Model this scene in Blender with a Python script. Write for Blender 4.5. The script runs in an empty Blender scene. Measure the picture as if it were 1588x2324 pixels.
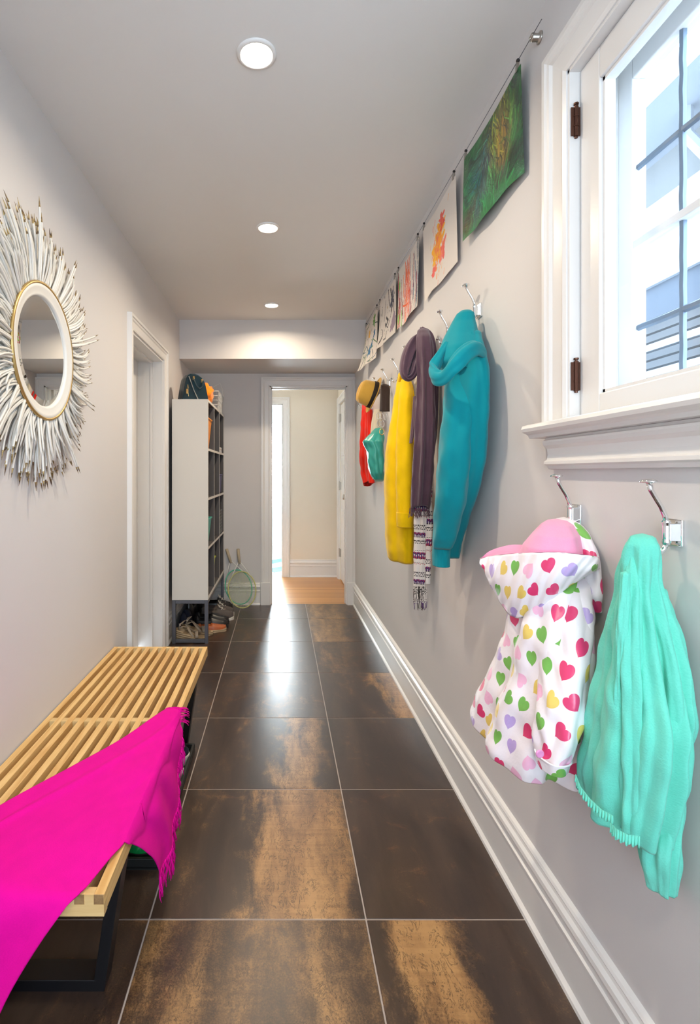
import bpy, math, random
import numpy as np
from mathutils import Vector, Matrix
R_ = random.Random(7)
scene = bpy.context.scene
COL = scene.collection
PI = math.pi

# ------------------------------------------------------------------ camera, world, exposure
F = 1197.0; VX, VY = 635.7, 1073.0; EYE = 1.257
cam = bpy.data.cameras.new('camera'); camo = bpy.data.objects.new('camera', cam); COL.objects.link(camo)
camo.location = (0, 0, EYE); camo.rotation_euler = (PI/2, 0, 0)
cam.sensor_fit = 'HORIZONTAL'; cam.sensor_width = 36; cam.lens = F/1588*36
cam.shift_x = (794-VX)/1588; cam.shift_y = -(1162-VY)/1588
cam.clip_start = 0.02; cam.clip_end = 200
scene.camera = camo
scene.view_settings.view_transform = 'Standard'; scene.view_settings.look = 'None'
scene.view_settings.gamma = 1; scene.view_settings.use_curve_mapping = False
scene.view_settings.exposure = 0.25
W = bpy.data.worlds.new('sky'); scene.world = W; W.use_nodes = True
bg = W.node_tree.nodes['Background']; bg.inputs[0].default_value = (0.72, 0.86, 1.0, 1); bg.inputs[1].default_value = 12.0
CAN_W = 8.5
BATH_E = 45.0

def portal(name, loc, rot, sx, sy):
    l = bpy.data.lights.new(name, 'AREA'); l.shape = 'RECTANGLE'; l.size = sx; l.size_y = sy
    l.cycles.is_portal = True
    o = bpy.data.objects.new(name, l); o.location = loc; o.rotation_euler = rot; COL.objects.link(o)
portal('window_portal', (0.95, 0.84, 1.81), (0, PI/2, 0), 0.95, 1.0)
portal('entry_portal', (-0.06, -1.52, 1.47), (PI/2, 0, 0), 1.0, 1.4)

def at(px, py, d): return Vector(((px-VX)/F*d, d, EYE-(py-VY)/F*d))
XR, XL, ZC, YF, YB = 0.712, -0.837, 2.527, 5.03, -1.4   # wall planes, ceiling, far wall, wall behind

# ------------------------------------------------------------------ node helpers
class S:
    def __init__(s, nt, k): s.nt, s.k = nt, k
    def op(s, o, *a, clamp=False):
        n = s.nt.nodes.new('ShaderNodeMath'); n.operation = o; n.use_clamp = clamp
        for i, v in enumerate((s,)+a):
            if isinstance(v, S): s.nt.links.new(v.k, n.inputs[i])
            else: n.inputs[i].default_value = v
        return S(s.nt, n.outputs[0])
    def __add__(s, o): return s.op('ADD', o)
    def __radd__(s, o): return s.op('ADD', o)
    def __sub__(s, o): return s.op('SUBTRACT', o)
    def __rsub__(s, o): return (s*-1.0)+o
    def __mul__(s, o): return s.op('MULTIPLY', o)
    def __rmul__(s, o): return s.op('MULTIPLY', o)
    def __truediv__(s, o): return s.op('DIVIDE', o)
    def floor(s): return s.op('FLOOR')
    def fract(s): return s.op('FRACT')
    def abs(s): return s.op('ABSOLUTE')
    def sqrt(s): return s.op('SQRT')
    def sin(s): return s.op('SINE')
    def cos(s): return s.op('COSINE')
    def lt(s, o): return s.op('LESS_THAN', o)
    def gt(s, o): return s.op('GREATER_THAN', o)
    def pow(s, o): return s.op('POWER', o)
    def clamp(s): return s.op('ADD', 0.0, clamp=True)
    def ramp(s, a, b):
        n = s.nt.nodes.new('ShaderNodeMapRange'); s.nt.links.new(s.k, n.inputs[0])
        n.inputs[1].default_value = a; n.inputs[2].default_value = b; n.interpolation_type = 'SMOOTHSTEP'
        return S(s.nt, n.outputs[0])

class M:
    """a material under construction"""
    def __init__(s, name, color=(.5,.5,.5), rough=.6, metal=0, **kw):
        s.m = bpy.data.materials.new(name); s.m.use_nodes = True; s.nt = s.m.node_tree
        s.b = s.nt.nodes['Principled BSDF']
        s.b.inputs['Base Color'].default_value = (*color, 1)
        s.b.inputs['Roughness'].default_value = rough; s.b.inputs['Metallic'].default_value = metal
        for k, v in kw.items(): s.b.inputs[k.replace('_', ' ')].default_value = v
    def node(s, t, **kw):
        n = s.nt.nodes.new(t)
        for k, v in kw.items(): setattr(n, k, v)
        return n
    def coord(s, which='Object', scale=(1,1,1), rnd=False):
        tc = s.node('ShaderNodeTexCoord'); mp = s.node('ShaderNodeMapping')
        s.nt.links.new(tc.outputs[which], mp.inputs[0]); mp.inputs['Scale'].default_value = scale
        if rnd:
            oi = s.node('ShaderNodeObjectInfo'); mu = s.node('ShaderNodeMath', operation='MULTIPLY'); mu.inputs[1].default_value = 37.0
            s.nt.links.new(oi.outputs['Random'], mu.inputs[0]); s.nt.links.new(mu.outputs[0], mp.inputs['Location'])
        return mp.outputs[0]
    def noise(s, vec, scale=5, detail=4, rough=.5, dist=0):
        n = s.node('ShaderNodeTexNoise'); s.nt.links.new(vec, n.inputs['Vector'])
        n.inputs['Scale'].default_value = scale; n.inputs['Detail'].default_value = detail
        n.inputs['Roughness'].default_value = rough; n.inputs['Distortion'].default_value = dist
        return S(s.nt, n.outputs['Fac'])
    def xyz(s, vec):
        n = s.node('ShaderNodeSeparateXYZ'); s.nt.links.new(vec, n.inputs[0])
        return [S(s.nt, n.outputs[i]) for i in range(3)]
    def vec(s, x, y, z=0.0):
        n = s.node('ShaderNodeCombineXYZ')
        for i, v in enumerate((x, y, z)):
            if isinstance(v, S): s.nt.links.new(v.k, n.inputs[i])
            else: n.inputs[i].default_value = v
        return n.outputs[0]
    def mix(s, f, a, b):
        n = s.node('ShaderNodeMix', data_type='RGBA')
        if isinstance(f, S): s.nt.links.new(f.k, n.inputs[0])
        else: n.inputs[0].default_value = f
        for i, v in ((6, a), (7, b)):
            if isinstance(v, tuple): n.inputs[i].default_value = (*v[:3], 1)
            else: s.nt.links.new(v, n.inputs[i])
        return n.outputs[2]
    def rampc(s, f, stops, const=False):
        n = s.node('ShaderNodeValToRGB'); s.nt.links.new(f.k, n.inputs[0]); cr = n.color_ramp
        cr.interpolation = 'CONSTANT' if const else 'LINEAR'
        while len(cr.elements) < len(stops): cr.elements.new(0.5)
        for e, (p, c) in zip(cr.elements, stops): e.position = p; e.color = (*c, 1)
        return n.outputs[0]
    def base(s, c): s.nt.links.new(c, s.b.inputs['Base Color']); return s
    def set(s, k, v): s.nt.links.new(v.k if isinstance(v, S) else v, s.b.inputs[k]); return s
    def bump(s, h, strength=.3, dist=.001):
        n = s.node('ShaderNodeBump'); n.inputs['Strength'].default_value = strength; n.inputs['Distance'].default_value = dist
        s.nt.links.new(h.k, n.inputs['Height']); s.nt.links.new(n.outputs[0], s.b.inputs['Normal']); return s
def lin(r, g, b):
    f = lambda c: (c/255/12.92) if c/255 <= .04045 else ((c/255+.055)/1.055)**2.4
    return (f(r), f(g), f(b))

# ------------------------------------------------------------------ materials
def paint(name, c, rough=.75, b=.06):
    m = M(name, c, rough); v = m.coord()
    n = m.noise(v, 160, 2); m.bump(n, b, .002); n2 = m.noise(v, 1.2, 2)
    m.base(m.mix(n2.ramp(.3, .7), tuple(x*.975 for x in c), c)); return m.m
m_wall = paint('wall_paint', (.665, .645, .64))
m_ceil = paint('ceiling_paint', (.75, .735, .715))
m_cream = paint('cream_wall_paint', (.78, .71, .60))
m_trim = paint('white_trim_paint', (.80, .785, .765), .30, .02)
m_door = paint('white_door_paint', (.80, .78, .76), .35, .02)
m_bath = paint('bathroom_wall_paint', (.82, .90, .92), .5)

def tile_mat():
    m = M('bronze_stone_tile', (.05,.03,.02), .3)
    oi = m.node('ShaderNodeObjectInfo'); sc = m.node('ShaderNodeSeparateColor'); m.nt.links.new(oi.outputs['Color'], sc.inputs[0])
    cx, w, st = [S(m.nt, sc.outputs[i]) for i in range(3)]
    raw = m.coord('Object'); x, y, z = m.xyz(raw)
    v1 = m.coord('Object', (7, 1.6, 1), True); v2 = m.coord('Object', (1, 1, 1), True)
    streak = m.noise(v1, 1.5, 6, .62, .4); fine = m.noise(v2, 210, 4, .75); med = m.noise(v2, 9, 7, .65, 1.2); horiz = m.noise(m.coord('Object', (2, 30, 1), True), 2.0, 4, .6)
    wob = m.noise(m.coord('Object', (3, 1.5, 1), True), 1.6, 6, .6, .5)
    px = x/.61 + (wob-.5)*.55 + (streak-.5)*.25
    dd = ((px-(cx*2.0-1.0))/w).abs()
    patch = (1.0-dd.ramp(.25, 1.5))
    mask = (patch*(st*1.0) + (streak-.5)*1.5*(st+.25) + (med-.5)*1.1 + (fine-.5)*.9).clamp()
    c1 = m.mix(streak.ramp(.3,.7), lin(50,37,32), lin(70,53,43))
    c1 = m.mix(med.ramp(.58,.72), c1, lin(84,56,42))
    c2 = m.mix((horiz*.35+streak*.65).ramp(.35,.65), lin(140,100,60), lin(178,136,86))
    c = m.mix(mask.ramp(.08,1.0), c1, c2)
    crack = m.noise(m.coord('Object', (7, 2.5, 1), True), 5, 8, .75, .9)
    cr = (crack-.5).abs().lt(.012)*patch.gt(.3)*med.gt(.5)
    spk = m.noise(v2, 75, 3, .6).gt(.74)*patch.gt(.45)*streak.gt(.5)
    c = m.mix((cr*.8+spk*.25).clamp(), c, lin(40,27,20))
    m.base(c)
    m.set('Roughness', (fine*.14+.23+mask*.06)); m.bump(fine*.5+med, .10, .002)
    m.b.inputs['Specular IOR Level'].default_value = .65
    return m.m
m_tile = tile_mat()
m_grout = M('pale_grout', lin(170,158,150), .8).m

def wood(name, c1, c2, scale=(30, 2, 30), rnd=True, rough=.4):
    m = M(name, c1, rough); v = m.coord('Object', scale, rnd)
    n = m.noise(v, 1.2, 5, .6, .8); m.base(m.mix(n.ramp(.3,.72), c1, c2)); m.bump(n, .08, .001); return m.m
m_maple = wood('maple_slat_wood', lin(233,196,132), lin(206,158,92))
m_endgrain = wood('maple_end_grain', lin(160,128,88), lin(130,100,66), (60, 60, 60))
m_board = wood('maple_board_wood', lin(232,205,150), lin(205,168,110), (2, 30, 12))
def plank_mat():
    m = M('honey_oak_floor', (.5,.3,.15), .28); v = m.coord('Object'); x, y, z = m.xyz(v)
    row = (y/.057).floor(); h = (row*12.9898).sin()*43758.5; h = h.fract()
    n = m.noise(m.coord('Object', (2, 60, 1)), 2, 4)
    c = m.mix((h*.6+n*.5).clamp(), lin(216,158,92), lin(180,116,60))
    gap = (y/.057).fract().lt(.05)
    m.base(m.mix(gap, c, lin(120,74,38))); return m.m
m_oak = plank_mat()
m_steel = M('raw_steel', (.16,.165,.19), .45, .8).m
m_black = M('black_lacquer', (.006,.006,.008), .35).m
m_blackrub = M('black_rubber_tray', (.012,.014,.014), .5).m
m_chrome = M('chrome', (.86,.87,.88), .06, 1).m
m_nickel = M('brushed_nickel', (.45,.42,.38), .32, 1).m
m_bronze = M('bronze_hinge', (.10,.045,.03), .4, .8).m
m_brass = M('brass', (.75,.55,.25), .2, 1).m
m_cab = paint('white_laminate', (.74,.71,.66), .45, .01)
m_cabin = paint('dark_grey_laminate', (.085,.078,.08), .6, .01)
m_mirror = M('mirror_glass', (.82,.84,.83), .01, 1).m
m_gold = M('antique_gold', (.52,.36,.14), .35, .85).m
m_quill = paint('off_white_quill', (.74,.72,.67), .5, .02)
def tipm():
    m = M('gilded_tip', (.35,.24,.10), .4, .5); n = m.noise(m.coord(), 90, 3)
    m.base(m.mix(n.ramp(.35,.6), (.10,.055,.03), (.45,.33,.14))); return m.m
m_tip = tipm()
def emis(name, c, e):
    m = M(name, c, .5); m.b.inputs['Emission Color'].default_value = (*c, 1); m.b.inputs['Emission Strength'].default_value = e; return m.m
m_lamp = emis('lit_lamp_lens', (1.0,.90,.72), 28)
m_skyp = emis('daylit_frosted_pane', (.86,.95,1.0), BATH_E)
def glassm(name, c=(1,1,1), rough=0.0, tint=.04):
    m = M(name, c, rough); nt = m.nt
    tr = nt.nodes.new('ShaderNodeBsdfTransparent'); tr.inputs[0].default_value = (*c, 1)
    gl = nt.nodes.new('ShaderNodeBsdfGlossy'); gl.inputs['Roughness'].default_value = .02
    lw = nt.nodes.new('ShaderNodeLayerWeight'); lw.inputs[0].default_value = .5; fr = S(nt, lw.outputs['Facing']).pow(4.0)*.35+.025
    mx = nt.nodes.new('ShaderNodeMixShader'); nt.links.new(fr.k, mx.inputs[0]); nt.links.new(tr.outputs[0], mx.inputs[1]); nt.links.new(gl.outputs[0], mx.inputs[2])
    if rough:   # a dusty film / insect screen in front of the view
        df = nt.nodes.new('ShaderNodeBsdfTranslucent'); df.inputs[0].default_value = (.9,.96,1,1)
        m2 = nt.nodes.new('ShaderNodeMixShader'); m2.inputs[0].default_value = rough
        nt.links.new(mx.outputs[0], m2.inputs[1]); nt.links.new(df.outputs[0], m2.inputs[2]); mx = m2
    nt.links.new(mx.outputs[0], nt.nodes['Material Output'].inputs[0]); return m.m
m_glass = glassm('clear_glass')
m_dusty = glassm('dusty_leaded_glass', (.88,.94,1), .02)
m_lead = M('lead_came', (.16,.21,.27), .5, .3).m

def cloth(name, c, c2=None, bump=.35, scale=450, rough=.9, sheen=.3, weave=True):
    m = M(name, c, rough); uv = m.coord('UV'); u, v, _ = m.xyz(uv)
    n = m.noise(uv, scale, 3, .6); n2 = m.noise(uv, 18, 3)
    c2 = c2 or tuple(x*.82 for x in c)
    m.base(m.mix((n*.7+n2*.5-.1).clamp(), c2, c))
    m.bump(n+n2*.6, bump, .0012)
    m.b.inputs['Sheen Weight'].default_value = sheen; m.b.inputs['Specular IOR Level'].default_value = .2
    return m.m
m_pink = cloth('magenta_wool', lin(240,0,158), lin(205,0,140), .5, 300, sheen=.0)
m_teal = cloth('teal_fleece', lin(0,146,156), lin(0,128,142), .15, 500, sheen=.15)
m_aqua = cloth('aqua_knit', lin(124,228,208), lin(96,208,188), .8, 330, sheen=.15)
m_yel = cloth('yellow_wool', lin(246,204,0), lin(226,182,0), .3, 300, sheen=.1)
m_purp = cloth('plum_gauze', lin(104,78,92), lin(74,52,66), .6, 500)
m_red = cloth('red_knit', lin(235,36,12), lin(205,22,8), .4, 400)
m_creamc = cloth('cream_cloth', lin(228,214,190), None, .3)
m_orangec = cloth('orange_towel', lin(255,160,20), lin(246,110,10), .5, 200)
m_pinklin = cloth('pink_lining', lin(244,176,208), lin(232,150,190), .1)
m_pinkbtn = M('pink_button', lin(232,150,205), .3).m
m_straw = cloth('tan_straw', lin(222,178,80), lin(196,148,60), .5, 700)
m_dark = M('black_ribbon', (.012,.008,.007), .6).m
m_leath = M('teal_leather', lin(52,160,150), .32).m
m_cord = M('cream_piping', lin(215,200,170), .6).m
m_brownl = M('dark_brown_leather', lin(48,30,22), .4).m
m_navy = M('midnight_teal_leather', lin(10,44,58), .3).m
m_seam = M('pale_piping', lin(150,150,145), .4).m
m_orange = M('orange_plastic', lin(238,142,20), .45).m
m_tealp = M('teal_plastic', lin(60,165,150), .45).m
m_lime = M('lime_plastic', lin(170,180,40), .45).m
m_violet = M('violet_box', lin(90,88,130), .6).m
m_wirew = M('white_wire', (.72,.72,.70), .4).m
m_grey = M('grey_wire', (.25,.25,.25), .5, .6).m
def hearts():
    m = M('heart_print_coated_cotton', (.9,.9,.9), .3); uv = m.coord('UV'); u, v, _ = m.xyz(uv)
    P = .053
    def lay(ox, oy, seed):
        row = ((v+oy)/P).floor(); uu = u+ox+(row*.5).fract()*P
        col = (uu/P).floor(); fx = (uu/P).fract()-.5; fy = ((v+oy)/P).fract()-.5
        h1 = ((col*12.9898+row*78.233+seed).sin()*4375.85).fract(); h2 = ((col*39.346+row*11.135+seed).sin()*2347.1).fract()
        h3 = ((col*127.1+row*311.7+seed).sin()*1758.5).fract()
        fx = fx+(h1-.5)*.20; fy = fy+(h2-.5)*.20
        a = (h1-.5)*1.9+h3.gt(.8)*2.6
        rx = (fx*a.cos()-fy*a.sin())/.385; ry = (fx*a.sin()+fy*a.cos())/.365
        yy = ry*-1.0+.12-(rx.abs()+.0005).sqrt()*.55
        hit = (rx*rx*.95+yy*yy*1.0).lt(.62)
        return hit, h3
    hit, h = lay(0, 0, 0.0)
    c = m.rampc(h, [(0, lin(228,24,108)), (.2, lin(108,184,66)), (.4, lin(238,208,96)), (.6, lin(190,166,226)), (.82, lin(250,190,222))], True)
    m.base(m.mix(hit*.95, lin(248,242,248), c)); n = m.noise(uv, 22, 4); m.bump(n, .5, .006)
    m.b.inputs['Coat Weight'].default_value = .3; m.b.inputs['Coat Roughness'].default_value = .25
    return m.m
m_heart = hearts()
def boho():
    m = M('black_white_folk_print', (.8,.8,.8), .9); uv = m.coord('UV'); u, v, _ = m.xyz(uv)
    W_, K, Pp, Rd = lin(228,222,216), lin(28,22,34), lin(84,50,110), lin(190,60,80)
    zig = ((u/.022).fract()-.5).abs()*.012
    t = ((v+zig)/.22).fract(); t2 = (v/.22).fract()
    c = m.rampc(t2, [(0,W_),(.05,K),(.07,W_),(.10,K),(.12,W_),(.26,K),(.27,W_),(.30,Pp),(.42,K),(.44,W_),(.52,K),(.53,W_),(.72,K),(.75,W_),(.80,K),(.82,W_),(.88,Pp),(.97,K),(.99,W_)], True)
    z = m.rampc(t, [(0,W_),(.07,K),(.10,W_),(.31,Rd),(.34,K),(.36,W_),(.40,Rd),(.46,W_),(.55,Rd),(.57,W_),(.77,K),(.80,W_),(.90,Rd),(.93,K),(.95,W_)], True)
    ch = ((u/.011).fract()).gt(.5)
    m.base(m.mix(ch*.75, c, z)); return m.m
m_boho = boho()
def vcol(name, rough=.6, bump=0):
    m = M(name, rough=rough); a = m.node('ShaderNodeVertexColor'); a.layer_name = 'paint'; m.base(a.outputs[0])
    if bump: n = m.noise(m.coord('UV', (1,1,1)), 10, 8, .75, 2.5); m.bump(n, bump, .012)
    return m.m
m_art = vcol('painted_paper'); m_artg = vcol('glossy_finger_painting', .28, .8)

# ------------------------------------------------------------------ mesh helpers
class B:
    def __init__(s): s.v=[]; s.f=[]; s.m=[]; s.uv=[]
    def add(s, vs, fs, mi=0, uvs=None):
        o = len(s.v); s.v += [tuple(v) for v in vs]; s.f += [tuple(i+o for i in f) for f in fs]; s.m += [mi]*len(fs)
        s.uv += list(uvs) if uvs else [(v[0]+v[1]*.37, v[2]+v[1]*.11) for v in vs]
        return s
    def box(s, x0, x1, y0, y1, z0, z1, mi=0):
        v = [(x,y,z) for z in (z0,z1) for y in (y0,y1) for x in (x0,x1)]
        return s.add(v, [(0,2,3,1),(4,5,7,6),(0,1,5,4),(2,6,7,3),(0,4,6,2),(1,3,7,5)], mi)
    def tube(s, pts, r, seg=8, mi=0, cap=True, sq=1.0, ref=None, cols=None):
        pts = [Vector(p) for p in pts]; n = len(pts); rs = r if isinstance(r, (list,tuple)) else [r]*n
        ref = Vector(ref) if ref else None; vs=[]; uvs=[]; L=0; prev=None
        for i, p in enumerate(pts):
            t = (pts[min(i+1,n-1)]-pts[max(i-1,0)]).normalized()
            if ref is not None: a = ref
            else:
                a = prev if prev is not None else (Vector((0,0,1)) if abs(t.z)<.9 else Vector((1,0,0)))
            e1 = (a-t*a.dot(t)); e1 = e1.normalized() if e1.length>1e-6 else Vector((1,0,0)); e2 = t.cross(e1); prev = e1
            if i: L += (p-pts[i-1]).length
            for k in range(seg):
                an = 2*PI*k/seg
                vs.append(p+e1*(math.cos(an)*rs[i])+e2*(math.sin(an)*rs[i]*sq)); uvs.append((an*rs[i], L))
        fs = [(i*seg+k, i*seg+(k+1)%seg, (i+1)*seg+(k+1)%seg, (i+1)*seg+k) for i in range(n-1) for k in range(seg)]
        if cap: fs += [tuple(range(seg-1,-1,-1)), tuple((n-1)*seg+k for k in range(seg))]
        return s.add(vs, fs, mi, uvs)
    def lathe(s, prof, seg=24, mi=0, M_=None, cap=False):
        vs=[]; n=len(prof)
        for r, z in prof:
            for k in range(seg):
                a=2*PI*k/seg; p=Vector((r*math.cos(a), r*math.sin(a), z)); vs.append(M_@p if M_ else p)
        fs=[(i*seg+k, i*seg+(k+1)%seg, (i+1)*seg+(k+1)%seg, (i+1)*seg+k) for i in range(n-1) for k in range(seg)]
        if cap: fs += [tuple(range(seg-1,-1,-1)), tuple((n-1)*seg+k for k in range(seg))]
        return s.add(vs, fs, mi)
    def mould(s, prof, p0, p1, u, v, m0=0, m1=0, mi=0):
        """extrude profile (across, proud) from p0 to p1; m0/m1 = mitre shear per unit across"""
        p0, p1, u, v = map(Vector, (p0, p1, u, v)); d = (p1-p0).normalized(); vs=[]
        for p, mm in ((p0, m0), (p1, m1)):
            for a, b in prof: vs.append(p+u*a+v*b+d*(mm*a))
        n=len(prof); fs=[(i,(i+1)%n,(i+1)%n+n,i+n) for i in range(n)]+[tuple(range(n-1,-1,-1)), tuple(range(n,2*n))]
        return s.add(vs, fs, mi)
    def obj(s, name, mats, parent=None, smooth=False, bevel=0, solid=0, sub=0, auto=None):
        me = bpy.data.meshes.new(name); me.from_pydata(s.v, [], s.f)
        mats = mats if isinstance(mats, (list,tuple)) else [mats]
        for m in mats: me.materials.append(m)
        if len(mats)>1: me.polygons.foreach_set('material_index', s.m)
        ul = me.uv_layers.new(name='uv'); li = np.zeros(len(me.loops), dtype=np.int32); me.loops.foreach_get('vertex_index', li)
        ul.data.foreach_set('uv', np.array(s.uv, dtype=np.float32)[li].ravel())
        if smooth: me.polygons.foreach_set('use_smooth', [True]*len(me.polygons))
        me.update()
        o = bpy.data.objects.new(name, me); COL.objects.link(o)
        if parent: o.parent = parent
        if bevel:
            b = o.modifiers.new('bevel','BEVEL'); b.width=bevel; b.segments=2; b.limit_method='ANGLE'
        if solid:
            b = o.modifiers.new('solid','SOLIDIFY'); b.thickness=solid; b.offset=-1
        if sub:
            b = o.modifiers.new('sub','SUBSURF'); b.levels=sub; b.render_levels=sub
        return o
def box(name, x0,x1,y0,y1,z0,z1, mat, parent=None, bevel=0): return B().box(x0,x1,y0,y1,z0,z1).obj(name, mat, parent, bevel=bevel)
def tag(o, label, cat, group=None):
    o['label']=label; o['category']=cat
    if group: o['group']=group
    return o
def thing(name, label, cat, group=None, loc=(0,0,0)):
    o = bpy.data.objects.new(name, None); COL.objects.link(o); o.empty_display_size=.05; o.location=loc
    return tag(o, label, cat, group)
def struct(o, label, cat): o['kind']='structure'; o['label']=label; o['category']=cat; return o
def sempty(name, label, cat): 
    o = bpy.data.objects.new(name, None); COL.objects.link(o); return struct(o, label, cat)
def dup(root, loc, label, rot=None, scale=None):
    r = root.copy(); COL.objects.link(r); r.location = loc; r['label'] = label
    if rot: r.rotation_euler = rot
    if scale: r.scale = scale
    for ch in list(root.children):
        c = ch.copy(); COL.objects.link(c); c.parent = r
        for g in ch.children:
            d = g.copy(); COL.objects.link(d); d.parent = c
    return r
def center(o):
    """move a one-mesh thing's origin to its own bottom centre"""
    me=o.data; co=np.zeros(len(me.vertices)*3); me.vertices.foreach_get('co',co); co=co.reshape(-1,3)
    c=Vector(((co[:,0].min()+co[:,0].max())/2,(co[:,1].min()+co[:,1].max())/2,co[:,2].min()))
    me.transform(Matrix.Translation(-c)); o.location=c; return o
def recenter(root):
    """put an Empty at the base of its parts"""
    bpy.context.view_layer.update()
    pts=[]
    for ch in root.children:
        if ch.type=='MESH': pts += [Vector(v) for v in ch.bound_box]
    c=Vector(((min(p.x for p in pts)+max(p.x for p in pts))/2,(min(p.y for p in pts)+max(p.y for p in pts))/2,min(p.z for p in pts)))
    root.location=c
    for ch in root.children: ch.location = -c
    return root

# ------------------------------------------------------------------ the shell
WT = .17
b = B()     # left wall with doorway, right wall with window, far wall with doorway
DY0, DY1, DZ = 2.965, 3.765, 2.06
b.box(XL-WT, XL, YB, DY0, 0, ZC); b.box(XL-WT, XL, DY1, YF+.12, 0, ZC); b.box(XL-WT, XL, DY0, DY1, DZ, ZC)
struct(b.obj('wall_left', m_wall), 'pale grey painted wall behind the bench and round mirror', 'wall')
WY0, WY1, WZ0, WZ1 = .38, 1.285, 1.385, 2.235
b = B(); b.box(XR, XR+WT, YB, WY0, 0, ZC); b.box(XR, XR+WT, WY1, YF+.12, 0, ZC); b.box(XR, XR+WT, WY0, WY1, 0, WZ0); b.box(XR, XR+WT, WY0, WY1, WZ1, ZC)
struct(b.obj('wall_right', m_wall), 'pale grey painted wall with coat hooks, paintings and window', 'wall')
OX0, OX1, OZ = -.099, .638, 2.085
b = B(); b.box(XL, OX0, YF, YF+.12, 0, ZC); b.box(OX1, XR, YF, YF+.12, 0, ZC); b.box(OX0, OX1, YF, YF+.12, OZ, ZC)
struct(b.obj('wall_far', m_wall), 'grey end wall around the far doorway', 'wall')
b = B(); EX0, EX1, EZ = -.62, .50, 2.20
b.box(XL-WT, EX0, YB-.1, YB, 0, ZC); b.box(EX1, XR+WT, YB-.1, YB, 0, ZC); b.box(EX0, EX1, YB-.1, YB, EZ, ZC); b.box(EX0, EX1, YB-.1, YB, 0, .80)
struct(b.obj('wall_back', m_wall), 'grey wall behind the viewer around the glazed entry', 'wall')
struct(box('ceiling', XL-WT, XR+WT, YB-.1, YF+.12, ZC, ZC+.1, m_ceil), 'flat pale grey ceiling with three recessed lights', 'ceiling')
struct(box('trim_1', XL, XR, 4.38, YF, 2.203, ZC, m_wall), 'dropped grey bulkhead across the ceiling before the far doorway', 'bulkhead')
fl = struct(box('floor', XL-WT, XR+WT, YB-.1, 5.055, -.06, -.0002, m_grout), 'dark bronze-brown stone tile floor with thin pale joints', 'floor')
# tiles: each its own piece
TS = .61; GX = -.3687; GY = 1.4835; g = .0021
tiledata = {(1,0):(.5,.9,.45),(1,1):(.47,.9,.42),(2,1):(.37,.17,.95),(1,2):(.60,.24,.95),(2,2):(.9,.5,.12),(1,3):(.64,.16,.7),(2,3):(.1,.3,.12),(1,4):(.5,.4,.22),
            (2,4):(.60,.16,.8),(2,5):(.35,.2,.35),(2,6):(.35,.3,.55),(2,7):(.4,.5,.5),(0,0):(.5,.5,.2),(0,1):(.8,.3,.2),(2,0):(.3,.3,.5)}
tcache = {}
for i in range(3):
    xa, xb = max(XL, GX+(i-1)*TS+g), min(XR, GX+i*TS-g)
    if i==0: xa = XL
    if i==2: xb = XR
    for j in range(-3, 8):
        ya, yb = GY+(j-2)*TS+g, GY+(j-1)*TS-g
        if yb < YB: continue
        ya = max(ya, YB); yb = min(yb, 5.053)
        if yb-ya < .03: continue
        cx, cy = GX+(i-.5)*TS, (ya+yb)/2
        key = (i, round(yb-ya, 3))
        if key not in tcache:
            o = B().box(xa-cx, xb-cx, -(yb-ya)/2, (yb-ya)/2, -.010, 0).obj('tile', m_tile, fl); tcache[key] = o
            bv = o.modifiers.new('bevel','BEVEL'); bv.width=.0012; bv.segments=1
        else: o = tcache[key].copy(); COL.objects.link(o); o.parent = fl
        o.location = (cx, cy, .001); o.color = (*tiledata.get((i, j), (.5,.5,.16)), 1)

# baseboards
BP = [(0,0),(0,.026),(.010,.024),(.017,.017),(.019,.015),(.125,.015),(.128,.019),(.134,.019),(.137,.013),(.160,.013),(.164,.021),(.172,.025),(.182,.023),(.188,.014),(.196,.012),(.200,.014),(.206,.010),(.210,0)]
BP = [(h, p) for h, p in BP]
def baseboard(b, p0, p1, out): b.mould([(h, p) for h, p in BP]+[], p0, p1, (0,0,1), out)
b = B(); baseboard(b, (XR, YB, 0), (XR, YF-.028, 0), (-1,0,0)); struct(b.obj('baseboard_right', m_trim), 'tall white moulded skirting along the coat hook wall', 'baseboard')
b = B(); baseboard(b, (XL, YB, 0), (XL, DY0-.10, 0), (1,0,0)); baseboard(b, (XL, DY1+.09, 0), (XL, YF, 0), (1,0,0)); struct(b.obj('baseboard_left', m_trim), 'tall white moulded skirting along the bench wall', 'baseboard')
b = B(); baseboard(b, (XL+.028, YF, 0), (OX0-.092, YF, 0), (0,-1,0)); struct(b.obj('baseboard_far', m_trim), 'white skirting on the end wall behind the rackets', 'baseboard')

CP = [(0,0),(0,.012),(.008,.014),(.012,.012),(.045,.013),(.052,.018),(.060,.020),(.063,.026),(.078,.026),(.080,0)]
def casing(name, parent, ax, lo, hi, top, plane, out, w=1.0, z0=0, blocks=False, prof=CP, bottom=None):
    """door/window casing; ax = 'x' or 'y' along the wall"""
    P = [(a*w, c) for a, c in prof]; o = Vector(out)
    def pt(t, z): return (t, plane, z) if ax=='x' else (plane, t, z)
    U = Vector((1,0,0)) if ax=='x' else Vector((0,1,0))
    for nm, args in (('casing_leg', (pt(lo, z0), pt(lo, top), -U, o, 0, 1)), ('casing_leg', (pt(hi, z0), pt(hi, top), U, o, 0, 1))):
        B().mould(P, *args).obj(nm, m_trim, parent)
    B().mould(P, pt(lo, top), pt(hi, top), (0,0,1), o, -1, 1).obj('casing_head', m_trim, parent)

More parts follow.
